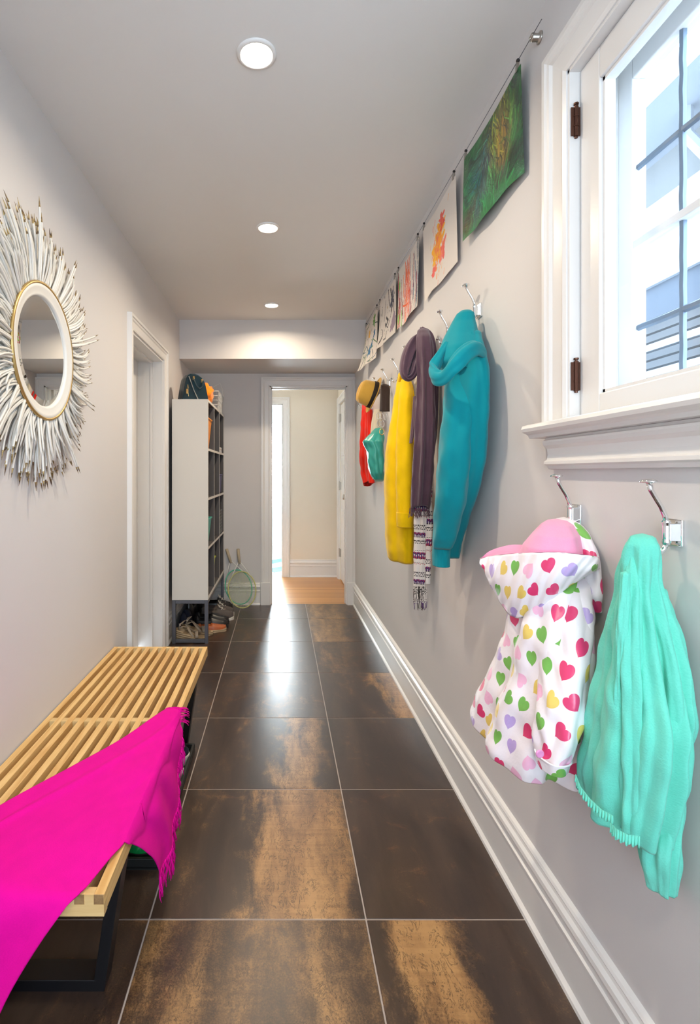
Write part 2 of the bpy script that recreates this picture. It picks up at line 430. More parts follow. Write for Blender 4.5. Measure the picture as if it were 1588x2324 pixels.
# left side door
d1 = sempty('door_1', 'closed white door deep in its frame on the bench wall', 'door')
casing('c', d1, 'y', DY0, DY1, DZ, XL, (1,0,0))
b = B(); b.box(XL-WT-.02, XL+.001, DY0, DY0+.014, 0, DZ); b.box(XL-WT-.02, XL+.001, DY1-.014, DY1, 0, DZ); b.box(XL-WT-.02, XL+.001, DY0+.014, DY1-.014, DZ-.014, DZ)
b.box(XL-.085, XL-.068, DY1-.026, DY1-.014, 0, DZ-.014); b.box(XL-.085, XL-.068, DY0+.014, DY0+.026, 0, DZ-.014); b.box(XL-.085, XL-.068, DY0+.026, DY1-.026, DZ-.026, DZ-.014)
b.obj('jamb', m_trim, d1)
box('slab', XL-WT-.045, XL-WT-.004, DY0+.015, DY1-.015, .01, DZ-.015, m_door, d1)
for z0, z1 in ((.22,.90),(1.05,1.90)):
    b = B(); b.box(XL-WT-.004, XL-WT+.006, DY0+.14, DY1-.14, z0, z1); b.obj('raised_panel', m_door, d1, bevel=.006)

# far doorway frame
d2 = sempty('door_2', 'white cased opening at the far end of the hall', 'doorway')
casing('c', d2, 'x', OX0, OX1, OZ, YF, (0,-1,0), w=1.03)
b = B(); b.box(OX0-.002, OX0+.012, YF-.002, YF+.125, 0, OZ); b.box(OX1-.012, OX1+.002, YF-.002, YF+.125, 0, OZ); b.box(OX0, OX1, YF-.002, YF+.125, OZ-.012, OZ+.002)
b.box(OX0+.012, OX0+.022, YF+.05, YF+.085, 0, OZ-.012); b.box(OX1-.017, OX1-.012, YF+.05, YF+.085, 0, OZ-.012); b.box(OX0, OX1, YF+.05, YF+.085, OZ-.024, OZ-.012)
b.obj('jamb', m_trim, d2)
for x0, x1 in ((OX0-.087, OX0+.002), (OX1-.002, XR-.001)): box('plinth_block', x0, x1, YF-.032, YF, 0, .215, m_trim, d2, bevel=.003)

# ---- room beyond
BX0, BX1, BY0, BY1, BZ = -1.6, .70, YF+.12, 6.37, 2.45
struct(box('floor_2', BX0, BX1+.1, 5.055, BY1+.13, -.06, 0, m_oak), 'honey coloured strip wood floor beyond the far doorway', 'floor')
struct(box('ceiling_2', BX0, BX1+.1, BY0, BY1+.12, BZ, BZ+.1, m_ceil), 'ceiling of the vestibule beyond the far doorway', 'ceiling')
BOX = .030     # right side of the bathroom opening
b = B(); b.box(BOX, BX1+.12, BY1, BY1+.12, 0, BZ); b.box(BOX-.82, BOX, BY1, BY1+.12, 2.085, BZ); b.box(BX0, BOX-.82, BY1, BY1+.12, 0, BZ)
struct(b.obj('wall_end', m_cream), 'cream wall of the vestibule seen through the doorway', 'wall')
struct(box('wall_side', BX0-.1, BX0, BY0, BY1+.12, 0, BZ, m_cream), 'cream side wall of the vestibule out of sight to the left', 'wall')
b = B(); b.box(BX1, BX1+.12, BY0, 5.40, 0, BZ); b.box(BX1, BX1+.12, 6.22, BY1+.12, 0, BZ); b.box(BX1, BX1+.12, 5.40, 6.22, 2.06, BZ)
struct(b.obj('wall_entry', m_cream), 'cream right hand wall of the vestibule around the white door', 'wall')
b = B(); b.box(BX0, XL-WT, BY0-.12, BY0, 0, BZ); struct(b.obj('wall_near', m_cream), 'vestibule wall continuing behind the hall', 'wall')
b = B(); baseboard(b, (BOX+.088, BY1, 0), (BX1, BY1, 0), (0,-1,0)); struct(b.obj('baseboard_end', m_trim), 'white skirting under the cream vestibule wall', 'baseboard')
d4 = sempty('door_4', 'white cased opening to the bright bathroom', 'doorway')
casing('c', d4, 'x', BOX-.82, BOX, 2.085, BY1, (0,-1,0), w=1.05)
b = B(); b.box(BOX-.012, BOX+.001, BY1, BY1+.122, 0, 2.085); b.box(BOX-.821, BOX-.808, BY1, BY1+.122, 0, 2.085); b.box(BOX-.82, BOX, BY1, BY1+.122, 2.073, 2.086); b.obj('jamb', m_trim, d4)
d3 = sempty('door_3', 'white panelled door with nickel hinges and knob in the vestibule', 'door')
slab3 = box('slab', BX1+.012, BX1+.05, 5.41, 6.20, .01, 2.05, m_door, d3, bevel=.002)
casing('c', d3, 'y', 5.40, 6.215, 2.06, BX1, (-1,0,0), w=.95)
for z0, z1 in ((.2,.85),(1.0,1.35),(1.45,1.95)):
    for y0, y1 in ((5.52,5.77),(5.85,6.10)): B().box(BX1+.006, BX1+.013, y0, y1, z0, z1).obj('raised_panel', m_door, slab3, bevel=.005)
for z in (.32, 1.105, 1.90):
    b = B(); b.tube([(BX1-.005, 6.205, z-.05), (BX1-.005, 6.205, z+.05)], .008, 8); b.box(BX1-.004, BX1+.012, 6.15, 6.20, z-.045, z+.045); b.obj('hinge', m_nickel, d3)
def along_x(x, y, z, rot=-PI/2): return Matrix.Translation((x,y,z)) @ Matrix.Rotation(rot, 4, 'Y')
b = B(); b.lathe([(0,-.004),(.030,-.004),(.030,.004),(.010,.010),(.009,.030),(.020,.036),(.028,.048),(.026,.058),(.014,.064),(0,.065)], 20, 0, along_x(BX1+.010, 5.475, 1.005)); b.obj('door_knob', m_nickel, slab3, smooth=True)
b = B(); b.lathe([(0,0),(.028,0),(.026,.012),(.012,.014),(.010,.022),(0,.022)], 18, 0, along_x(BX1+.010, 5.475, 1.166)); b.obj('deadbolt', m_nickel, slab3, smooth=True)

# ---- bathroom
HX0, HX1, HY0, HY1 = -1.7, .55, BY1+.12, 7.9
fb = struct(box('floor_3', HX0, HX1, HY0, HY1, -.06, -.002, m_bath), 'aqua and white diamond tile floor of the bathroom', 'floor')
m_aqt = M('aqua_tile', lin(40,110,132), .25).m; m_wht = M('white_tile', (.7,.78,.8), .25).m
D = .23; proto = {}
for i in range(-6, 7):
    for j in range(-6, 7):
        cx, cy = -.07+(i-j)*D/math.sqrt(2), 7.15+(i+j)*D/math.sqrt(2)
        if not (-.75 < cx < .35 and HY0+.02 < cy-.16 and cy+.16 < HY1): continue
        k = (j) % 2
        if k not in proto: o = B().box(-D/2+.002, D/2-.002, -D/2+.002, D/2-.002, -.006, 0).obj('tile', m_aqt if k else m_wht, fb); proto[k]=o
        else: o = proto[k].copy(); COL.objects.link(o); o.parent = fb
        o.location = (cx, cy, .003); o.rotation_euler = (0,0,PI/4)
struct(box('ceiling_3', HX0, HX1, HY0, HY1+.1, BZ, BZ+.1, m_bath), 'ceiling of the bathroom', 'ceiling')
PX0, PX1, PZ0, PZ1 = -.62, .16, .72, 2.02
b = B(); b.box(HX0, PX0, HY1, HY1+.1, 0, BZ); b.box(PX1, HX1, HY1, HY1+.1, 0, BZ); b.box(PX0, PX1, HY1, HY1+.1, 0, PZ0); b.box(PX0, PX1, HY1, HY1+.1, PZ1, BZ)
struct(b.obj('wall_bath', m_bath), 'pale aqua bathroom wall around its window', 'wall')
b = B(); b.box(HX0-.1, HX0, HY0, HY1+.1, 0, BZ); b.box(HX1, HX1+.1, HY0, HY1+.1, 0, BZ); struct(b.obj('wall_bath_sides', m_bath), 'pale aqua side walls of the bathroom', 'wall')
w2 = sempty('window_2', 'blazing daylit frosted bathroom window through two doorways', 'window')
box('frosted_pane', PX0, PX1, HY1+.03, HY1+.036, PZ0, PZ1, m_skyp, w2)
b = B(); b.box(PX0, PX0+.03, HY1-.005, HY1+.05, PZ0, PZ1); b.box(PX1-.03, PX1, HY1-.005, HY1+.05, PZ0, PZ1); b.box(PX0, PX1, HY1-.005, HY1+.05, PZ1-.03, PZ1); b.box(PX0, PX1, HY1-.02, HY1+.05, PZ0, PZ0+.03); b.obj('window_frame', m_trim, w2)
b = B(); baseboard(b, (HX0, HY1, 0), (HX1, HY1, 0), (0,-1,0)); struct(b.obj('baseboard_bath', m_trim), 'white skirting under the bathroom window', 'baseboard')

# entry glazing behind the viewer
w3 = sempty('window_3', 'glazed entry panel behind the viewer', 'window')
b = B(); b.box(EX0, EX0+.05, YB-.08, YB-.02, .80, EZ); b.box(EX1-.05, EX1, YB-.08, YB-.02, .80, EZ); b.box(EX0+.05, EX1-.05, YB-.08, YB-.02, .80, .88); b.box(EX0+.05, EX1-.05, YB-.08, YB-.02, EZ-.06, EZ); b.obj('window_frame', m_trim, w3)
box('pane', EX0+.05, EX1-.05, YB-.052, YB-.048, .88, EZ-.06, m_glass, w3)

# ------------------------------------------------------------------ side window
w1 = sempty('window_1', 'white casement window with leaded panes and moulded sill on the hook wall', 'window')
WP = [(0,0),(0,.016),(.010,.020),(.016,.016),(.060,.018),(.066,.024),(.074,.026),(.080,.030),(.092,.030),(.095,0)]
for nm, a in (('casing_leg', ((XR, WY1, WZ0), (XR, WY1, WZ1), (0,1,0), (-1,0,0), 0, 1)), ('casing_leg', ((XR, WY0, WZ0), (XR, WY0, WZ1), (0,-1,0), (-1,0,0), 0, 1)),
              ('casing_head', ((XR, WY0, WZ1), (XR, WY1, WZ1), (0,0,1), (-1,0,0), -1, 1))): B().mould(WP, *a).obj(nm, m_trim, w1)
b = B(); xi, xo = XR-.012, XR+WT
b.box(xi, xo, WY1-.008, WY1+.001, WZ0, WZ1); b.box(xi, xo, WY0-.001, WY0+.008, WZ0, WZ1); b.box(xi, xo, WY0, WY1, WZ1-.008, WZ1+.001); b.box(xi, xo+.05, WY0, WY1, WZ0-.004, WZ0+.006)
b.obj('jamb', m_trim, w1)
s0, s1, r = XR+.012, XR+.048, .078      # casement sash
y0, y1, z0, z1 = WY0+.010, WY1-.010, WZ0+.008, WZ1-.010
for nm, bx in (('sash_stile', (s0,s1,y1-r,y1,z0,z1)), ('sash_stile', (s0,s1,y0,y0+r,z0,z1)), ('sash_rail', (s0,s1,y0+r,y1-r,z1-.072,z1)), ('sash_rail', (s0,s1,y0+r,y1-r,z0,z0+.045))):
    B().box(*bx).obj(nm, m_trim, w1, bevel=.003)
b = B()
for a in ((s0+.008,s1-.004,y1-r-.008,y1-r,z0+.045,z1-.072),(s0+.008,s1-.004,y0+r,y0+r+.008,z0+.045,z1-.072),(s0+.008,s1-.004,y0+r,y1-r,z1-.080,z1-.072),(s0+.008,s1-.004,y0+r,y1-r,z0+.045,z0+.053)): b.box(*a)
b.obj('glazing_bead', m_trim, w1)
box('casement_pane', s0+.020, s0+.023, y0+r, y1-r, z0+.045, z1-.072, m_glass, w1)
for z in (2.105, 1.49):
    b = B(); hx = XR+.002
    b.tube([(hx, WY1-.012, z-.036), (hx, WY1-.012, z+.036)], .0055, 10); b.tube([(hx, WY1-.012, z+.036), (hx, WY1-.012, z+.040)], .003, 8); b.tube([(hx, WY1-.012, z+.040), (hx, WY1-.012, z+.044)], .006, 8); b.tube([(hx, WY1-.012, z-.040), (hx, WY1-.012, z-.036)], .004, 8)
    b.box(hx-.012, hx+.010, WY1-.0125, WY1-.010, z-.034, z+.034)
    for k in (-.012, .012): b.tube([(hx, WY1-.012, z+k-.001), (hx, WY1-.012, z+k+.001)], .0066, 10)
    b.obj('hinge', m_bronze, w1)
# leaded outer window
lx = XR+.120; ly0, ly1, lz0, lz1 = WY0+.008, WY1-.008, WZ0+.010, WZ1-.012; fr = .030
for bx in ((lx-.014,lx+.02,ly1-fr-.02,ly1,lz0,lz1),(lx-.014,lx+.02,ly0,ly0+fr,lz0,lz1),(lx-.014,lx+.02,ly0+fr,ly1-fr-.02,lz1-fr-.02,lz1),(lx-.014,lx+.02,ly0+fr,ly1-fr-.02,lz0,lz0+fr)): B().box(*bx).obj('outer_frame', m_trim, w1, bevel=.003)
ya, yb, za, zb = ly0+fr, ly1-fr-.02, lz0+fr, lz1-fr-.02
nys = 6; nz = 4; zs = [za, 1.595, 1.787, 1.967, zb]
for i in range(nys):
    for k in range(nz):
        a, c = yb-(i+1)*(yb-ya)/nys, yb-i*(yb-ya)/nys
        box('pane', lx, lx+.003, a+.004, c-.004, zs[k]+.004, zs[k+1]-.004, m_dusty, w1)
for i in range(1, nys):
    y = yb-i*(yb-ya)/nys; b = B(); pts = [(lx+.0015, y+R_.uniform(-.0012,.0012), za+(zb-za)*t/24) for t in range(25)]; b.tube(pts, .0080, 6, sq=.8); b.obj('lead_came', m_lead, w1)
for k, z in enumerate(zs[1:-1]):
    if k == 1: box('glazing_bar', lx-.012, lx+.014, ya, yb, z-.009, z+.009, m_trim, w1, bevel=.002)
    else: b = B(); b.tube([(lx+.0015, ya+(yb-ya)*t/24, z+R_.uniform(-.0012,.0012)) for t in range(25)], .0080, 6, sq=.8); b.obj('lead_came', m_lead, w1)
# stool and apron
SPR = [(0,0),(0,-.050),(-.004,-.061),(-.012,-.064),(-.020,-.061),(-.024,-.052),(-.028,-.046),(-.036,-.042),(-.037,0)]
b = B(); b.mould(SPR, (XR+.03, WY0-.14, WZ0-.000), (XR+.03, WY1+.135, WZ0-.000), (0,0,1), (1,0,0))
b = B(); b.mould([(z, -o+0) for z, o in SPR], (XR, WY0-.14, WZ0), (XR, WY1+.135, WZ0), (0,0,1), (-1,0,0)); b.obj('stool', m_trim, w1)
AP = [(-.037,0),(-.037,.020),(-.042,.022),(-.045,.028),(-.050,.029),(-.058,.026),(-.066,.017),(-.082,.015),(-.095,.018),(-.099,.025),(-.106,.025),(-.110,.017),(-.118,.013),(-.120,0)]
b = B(); b.mould(AP, (XR, WY0-.09, WZ0), (XR, WY1+.09, WZ0), (0,0,1), (-1,0,0)); b.obj('apron', m_trim, w1)
# what stands outside the window: the neighbouring house
m_siding = M('pale_siding', (.11,.105,.095), .8).m; m_eave = M('white_eaves', (.22,.23,.25), .6).m; m_shade = M('slate_shutter', (.014,.022,.036), .7).m; m_brownp = M('brown_boards', (.030,.028,.028), .8).m
ho = thing('neighbour_house', 'pale sided house with white eaves and slate boards outside the window', 'house')
B().box(3.6, 6.5, -1, 10, 4.85, 5.1).obj('eaves', m_eave, ho); B().box(4.35, 6, -1, 10, -.5, 4.9).obj('wall', m_siding, ho)
B().box(4.15, 4.35, 0, 9, 3.35, 4.25).obj('fascia', m_eave, ho); B().box(4.20, 4.36, 0, 9, 3.0, 3.36).obj('shutter', m_shade, ho)
for k in range(9): B().box(4.22, 4.36, 0, 9, 2.05+k*.1, 2.125+k*.1).obj('board', m_brownp if k%3 else m_eave, ho)
B().tube([(4.0,5.2,4.9),(4.0,5.2,4.6),(4.3,5.2,4.3)], .06, 8).obj('downpipe', m_eave, ho)
tag(box('ground', 1.2, 14, -10, 16, -.6, -.5, M('pale_paving', (.45,.45,.43), .9).m), 'pale paving outside between the houses', 'ground')['kind'] = 'structure'

# ------------------------------------------------------------------ recessed lights
for i, (px, py, lab) in enumerate(((582,122,'recessed round ceiling light nearest in the frame'), (608,516,'recessed round ceiling light in the middle of the hall'), (616,692,'recessed round ceiling light nearest the bulkhead'), (0,-.45,'added unseen round ceiling light behind the viewer, brightening the near hall'))):
    d = (ZC-EYE)*F/(VY-py); x = (px-VX)/F*d
    if i > 2: d, x = py, -.08  # last light is an added, unseen one that lifts the near hall
    t = thing('recessed_light', lab, 'ceiling light', 'recessed ceiling lights in a row', (x, d, ZC))
    B().lathe([(.060,0),(.060,-.004),(.050,-.008),(.047,-.004),(.047,0)], 40).obj('trim_ring', m_trim, t, smooth=True)
    B().lathe([(.0,-.0035),(.047,-.0035)], 32).obj('lens', m_lamp, t)
    l = bpy.data.lights.new('bulb', 'AREA'); l.shape='DISK'; l.size=.08; l.energy=CAN_W; l.color=(1.0,.83,.62); l.spread=2.75
    lo = bpy.data.objects.new('bulb', l); COL.objects.link(lo); lo.parent=t; lo.location=(0,0,-.010)

# ------------------------------------------------------------------ cable, clips and children's paintings
XC = XR-.022; ZK = 2.4535
def wd(px, X=XC): return X*F/(px-VX)
cb = thing('picture_cable', 'thin steel cable with round mounts stretched under the ceiling for paintings', 'cable')
B().tube([(XC, wd(1229), ZK+.001), (XC, 4.262, ZK)], .0011, 6).obj('wire', m_steel, cb)
for y in (wd(1207), 4.262):
    b = B(); b.lathe([(0,0),(.016,0),(.016,.003),(.012,.005),(.010,.008),(.011,.022),(.008,.025),(0,.025)], 24, 0, along_x(XR, y, ZK-.004)); b.tube([(XC-.001,y-.008,ZK),(XC-.001,y+.008,ZK)], .0045, 8); b.obj('wall_mount', m_nickel, cb, smooth=True)
recenter(cb)
clipnames = ['green finger painting','sheet with the yellow and red splash','sheet of coloured vertical drips','sheet of black ink strokes','sheet of green and blue splatter']
clips = [(wd(1175),wd(1057)),(wd(1030),wd(962)),(wd(948),wd(904)),(wd(896),wd(862)),(wd(855),wd(831))]
cp = None
for i, pr in enumerate(clips):
    for k, y in enumerate(pr):
        lab = 'cable clip on the %s corner of the %s' % ('nearer' if k==0 else 'farther', clipnames[i])
        if cp is None:
            cp = thing('cable_clip', lab, 'clip', 'clips along the picture cable', (XC, y, ZK))
            B().lathe([(0,-.006),(.004,-.0045),(.0058,0),(.004,.0045),(0,.006)], 12).obj('ball', m_dark, cp, smooth=True)
            b = B(); b.box(-.0035,.0035,-.002,.002,-.030,-.005); b.box(-.0065,-.0035,-.003,.003,-.034,-.012); b.box(.0035,.0065,-.003,.003,-.034,-.014); b.obj('jaw', m_nickel, cp)
        else: dup(cp, (XC, y, ZK), lab)

def canvas(w, h, bgc): a = np.zeros((h, w, 3)); a[:] = bgc; return a
def blot(a, x, y, r, c, rg, rag=.35, ang=0, asp=1.0, al=1.0):
    h, w = a.shape[:2]; yy, xx = np.mgrid[0:h, 0:w]; u = xx/w-x; v = (yy/h-y)*h/w
    uu = u*math.cos(ang)+v*math.sin(ang); vv = (-u*math.sin(ang)+v*math.cos(ang))/asp
    th = np.arctan2(vv, uu); rr = np.hypot(uu, vv); rad = r*np.ones_like(th)
    for k in range(3, 14): rad += r*rag/k**.6*rg.uniform(-1, 1)*np.cos(k*th+rg.uniform(0, 6.3))
    m = rr < rad; a[m] = a[m]*(1-al)+np.array(c)*al
def stroke(a, pts, r, c, rg=None, jit=0):
    h, w = a.shape[:2]; pts = np.array(pts, float); n = max(8, int(len(pts)*14)); t = np.linspace(0, len(pts)-1, n*2)
    X = np.interp(t, range(len(pts)), pts[:,0]); Y = np.interp(t, range(len(pts)), pts[:,1])
    for x, y in zip(X, Y):
        rr = r*(1+(rg.uniform(-jit, jit) if rg else 0)); R = max(1, rr*w); i0, i1 = int(x*w-R-1), int(x*w+R+2); j0, j1 = int(y*h-R-1), int(y*h+R+2)
        i0, j0 = max(0, i0), max(0, j0); i1, j1 = min(w, i1), min(h, j1)
        if i1<=i0 or j1<=j0: continue
        yy, xx = np.mgrid[j0:j1, i0:i1]; a[j0:j1, i0:i1][np.hypot(xx-x*w, yy-y*h) < R] = c
def fbm(w, h, sx, sy, rg, oct=5):
    out = np.zeros((h, w)); amp = 1
    for o in range(oct):
        gx, gy = int(sx*2**o)+2, int(sy*2**o)+2; g_ = np.array([[rg.random() for _ in range(gx)] for _ in range(gy)])
        X = np.linspace(0, gx-1.001, w); Y = np.linspace(0, gy-1.001, h); xi = X.astype(int); yi = Y.astype(int); fx = X-xi; fy = (Y-yi)[:,None]
        fx = fx*fx*(3-2*fx); fy = fy*fy*(3-2*fy)
        v = (g_[yi][:,xi]*(1-fx)+g_[yi][:,xi+1]*fx)*(1-fy)+(g_[yi+1][:,xi]*(1-fx)+g_[yi+1][:,xi+1]*fx)*fy
        out += amp*v; amp *= .55
    return (out-out.min())/(out.max()-out.min())
# u = 0 is the far side (small x in the photo), u = 1 the side nearer the viewer; v = 0 is the top
P1 = canvas(260, 180, lin(20,110,50)); rg = random.Random(3)
n1, n2, n3 = fbm(260,180,3,3,rg), fbm(260,180,7,3,rg), fbm(260,180,4,5,rg,6)
def mixc(a, m, c): m = np.clip(m,0,1)[...,None]; return a*(1-m)+np.array(c)*m
yy, xx = np.mgrid[0:180,0:260]; U_ = xx/260; V_ = yy/180
P1 = mixc(P1, (n1-.45)*3, lin(28,140,70)); P1 = mixc(P1, (n2-.55)*5, lin(10,64,40))
P1 = mixc(P1, np.exp(-((U_-.55)**2/.05+(V_-.35)**2/.06))*1.3*(n3+.3), lin(150,160,30)); P1 = mixc(P1, np.exp(-((U_-.72)**2/.01+(V_-.42)**2/.05))*1.2*n2*1.5, lin(196,130,40))
P1 = mixc(P1, np.exp(-((U_-.28)**2/.03+(V_-.5)**2/.08))*1.4*n3*1.3, lin(20,120,130)); P1 = mixc(P1, np.exp(-((U_-.42)**2/.01+(V_-.45)**2/.05))*n1*1.4, lin(60,80,96))
P1 = mixc(P1, np.exp(-((U_-.08)**2/.01+(V_-.85)**2/.02))*1.1, lin(88,84,20)); P1 = mixc(P1, np.clip((V_-.86)*5*(n3),0,1), lin(60,160,96))
for k in range(420):
    x, y = rg.random(), rg.random(); a_ = -1.0+.9*math.sin(x*5+y*3)+rg.gauss(0,.25); l_ = rg.uniform(.06,.22); c0 = P1[min(179,int(y*180)), min(259,int(x*260))]; f_ = rg.choice([.35,.5,.7,1.5,1.9])
    cc = np.clip(c0*f_+rg.uniform(0,.01), 0, .6); bend = rg.uniform(-.04,.04)
    stroke(P1, [(x,y),(x+l_*.5*math.cos(a_)+bend,y+l_*.7*math.sin(a_)),(x+l_*math.cos(a_),y+l_*1.4*math.sin(a_))], rg.uniform(.002,.007), cc, rg, .4)
stroke(P1,[(.75,.78),(.85,.60),(.80,.48),(.68,.44)],.004,lin(70,120,40)); stroke(P1,[(.05,.92),(.03,.82),(.08,.76),(.13,.82),(.10,.9)],.006,lin(60,50,14))
PW = lin(226,218,210)
P2 = canvas(260, 200, PW); rg = random.Random(5)
for (x,y,r,c,an,asp) in ((.55,.35,.085,lin(250,176,20),1.2,1.7),(.48,.52,.12,lin(248,178,10),1.4,1.3),(.60,.22,.05,lin(235,96,80),1.2,1.6),(.63,.30,.04,lin(232,70,60),1.2,1.5),(.38,.62,.05,lin(248,184,20),1,1.5),(.62,.62,.07,lin(238,100,90),1.1,1.4),(.36,.76,.045,lin(240,104,96),1.2,2.0),(.52,.45,.05,lin(252,150,20),1,1.5),(.58,.68,.035,lin(244,120,110),.8,1.8)):
    blot(P2, x, y, r, c, rg, .5, an, asp)
for k in range(120):
    x = rg.gauss(.5,.1); y = rg.gauss(.48,.16); cc = rg.choice([lin(248,178,20),lin(236,86,70),lin(250,150,30),lin(240,110,100)]); stroke(P2, [(x,y),(x-.02,y+.06)], rg.uniform(.002,.006), cc)
P3 = canvas(260, 200, PW); rg = random.Random(8)
for k in range(110):
    x = rg.random(); y = rg.uniform(-.05,.8); 
    if x < .28: cc = rg.choice([lin(190,30,40),lin(110,190,60),lin(200,60,60),lin(120,30,40)])
    elif x < .62: cc = rg.choice([lin(240,110,60),lin(220,70,50),lin(190,40,60),lin(245,150,100)])
    else: cc = rg.choice([lin(90,120,140),lin(40,70,130),lin(130,150,160),lin(60,80,100),lin(150,40,60)])
    stroke(P3, [(x,y),(x+rg.uniform(-.015,.015),y+rg.uniform(.05,.2)),(x+rg.uniform(-.02,.02),y+rg.uniform(.2,.5))], rg.uniform(.003,.009), cc, rg, .5)
blot(P3,.10,.28,.035,lin(110,200,50),rg,.2,0,1.7); blot(P3,.10,.85,.04,lin(110,200,50),rg,.2,0,1.7); stroke(P3, [(.28,.68),(.42,.72),(.55,.74)], .012, lin(240,100,40))
for pts in (((.45,.1),(.46,.5),(.42,.8),(.44,.98)),((.52,.2),(.50,.6),(.53,.9)),((.12,.5),(.14,.8),(.10,1))): stroke(P3, pts, .012, lin(238,96,44) if pts[0][0]>.2 else lin(190,30,40), rg, .3)
P4 = canvas(260, 200, PW); rg = random.Random(12)
for pts, r in ((((.42,.12),(.38,.3),(.36,.5)),.008),(((.60,.0),(.62,.2),(.66,.35)),.010),(((.12,.4),(.10,.6)),.006),(((.50,.5),(.6,.6),(.5,.68),(.45,.6)),.016),(((.72,.05),(.78,.3),(.74,.5)),.018),(((.12,.9),(.25,.86),(.30,.80)),.014),(((.4,.9),(.52,.92),(.55,.8)),.008),(((.2,.2),(.22,.35)),.007),(((.3,.66),(.34,.8)),.010),(((.75,.5),(.6,.75),(.55,.7)),.007),(((.85,.1),(.88,.7)),.012)): stroke(P4, pts, r, lin(26,22,28), rg, .4)
for k in range(40): blot(P4, rg.random(), rg.random(), rg.uniform(.003,.014), lin(34,28,34), rg, .4, 0, rg.uniform(.6,2.4))
blot(P4,.78,.30,.06,lin(70,70,90),rg,.5,.4,2); blot(P4,.85,.75,.10,lin(150,128,146),rg,.3,1,1.5); blot(P4,.55,.32,.02,lin(180,140,60),rg)
P5 = canvas(260, 200, PW); rg = random.Random(21)
for k in range(34):
    x,y = rg.random(), rg.random(); an = rg.uniform(0,3.1); l_=rg.uniform(.15,.5); cc = rg.choice([lin(60,110,40),lin(30,70,60),lin(110,140,40),lin(40,60,60),lin(30,90,120)])
    stroke(P5, [(x,y),(x+l_*.5*math.cos(an)+.03,y+l_*.7*math.sin(an)),(x+l_*math.cos(an),y+l_*1.3*math.sin(an))], rg.uniform(.003,.008), cc, rg, .5)
blot(P5,.35,.28,.07,lin(238,176,40),rg,.4); blot(P5,.75,.14,.09,lin(90,150,40),rg,.5); blot(P5,.80,.42,.06,lin(0,100,150),rg,.6); blot(P5,.52,.72,.08,lin(0,104,154),rg,.6); blot(P5,.66,.62,.05,lin(0,110,150),rg,.7); stroke(P5, [(.82,.40),(.6,.6),(.52,.76)], .018, lin(10,96,140), rg,.4)

def paper(name, img, ya, yb, ztop, zbot, mat, label, curl, seed, wav=.004, botl=None):
    """ya = nearer clip, yb = farther clip; hangs from z=ztop down to zbot"""
    h, w = img.shape[:2]; vs=[]; uv=[]; rg = random.Random(seed); ph=[rg.uniform(0,6) for _ in range(6)]
    yn, yf = ya-.022, yb+.012
    for j in range(h):
        v = j/(h-1)
        for i in range(w):
            u = i/(w-1); y = yf+(yn-yf)*u
            sag = -.010*math.sin(PI*min(1,max(0,(u-.04)/.88)))*(1-v)
            z = ztop+(zbot-ztop)*v+sag+.004*math.sin(u*9+ph[0])*v+(botl(u)*v if botl else 0)
            x = XC-.001+.010*v - curl(u,v)+wav*(math.sin(u*7+ph[1]+v*2)*.6+math.sin(u*15+ph[2])*.3)*(.25+v)
            x = min(x, XR-.004)
            vs.append((x,y,z)); uv.append((u*.45,v*.33))
    fs = [(j*w+i, (j+1)*w+i, (j+1)*w+i+1, j*w+i+1) for j in range(h-1) for i in range(w-1)]
    b = B().add(vs, fs, 0, uv); o = b.obj(name, mat, None, smooth=True)
    ca = o.data.color_attributes.new('paint', 'FLOAT_COLOR', 'POINT'); ca.data.foreach_set('color', np.concatenate([img.reshape(-1,3), np.ones((h*w,1))], 1).astype(np.float32).ravel())
    tag(o, label, 'painting', 'paintings clipped to the cable'); return center(o)
zt = ZK-.024
paper('painting', P1, clips[0][0], clips[0][1], zt, 2.118, m_artg, 'large glossy green finger painting nearest the window', lambda u,v: .012*v*(1-u)+.006*v, 1, .006, lambda u: -.0)
paper('painting', P2, clips[1][0], clips[1][1], zt, 2.085, m_art, 'white sheet with a yellow and red paint splash in its middle', lambda u,v: .004*v, 2, .003)
paper('painting', P3, clips[2][0], clips[2][1], zt, 2.088, m_art, 'white sheet covered in orange, red and blue vertical drips', lambda u,v: .016*v*v, 3, .004)
paper('painting', P4, clips[3][0], clips[3][1], zt, 2.10, m_art, 'white sheet with black ink strokes and spots', lambda u,v: .03*v*v*(1.3-u), 4, .004)
paper('painting', P5, clips[4][0], clips[4][1], zt, 2.075, m_art, 'white sheet splattered green, yellow and blue, farthest along the cable', lambda u,v: .055*v*v*(1.4-u), 5, .004)

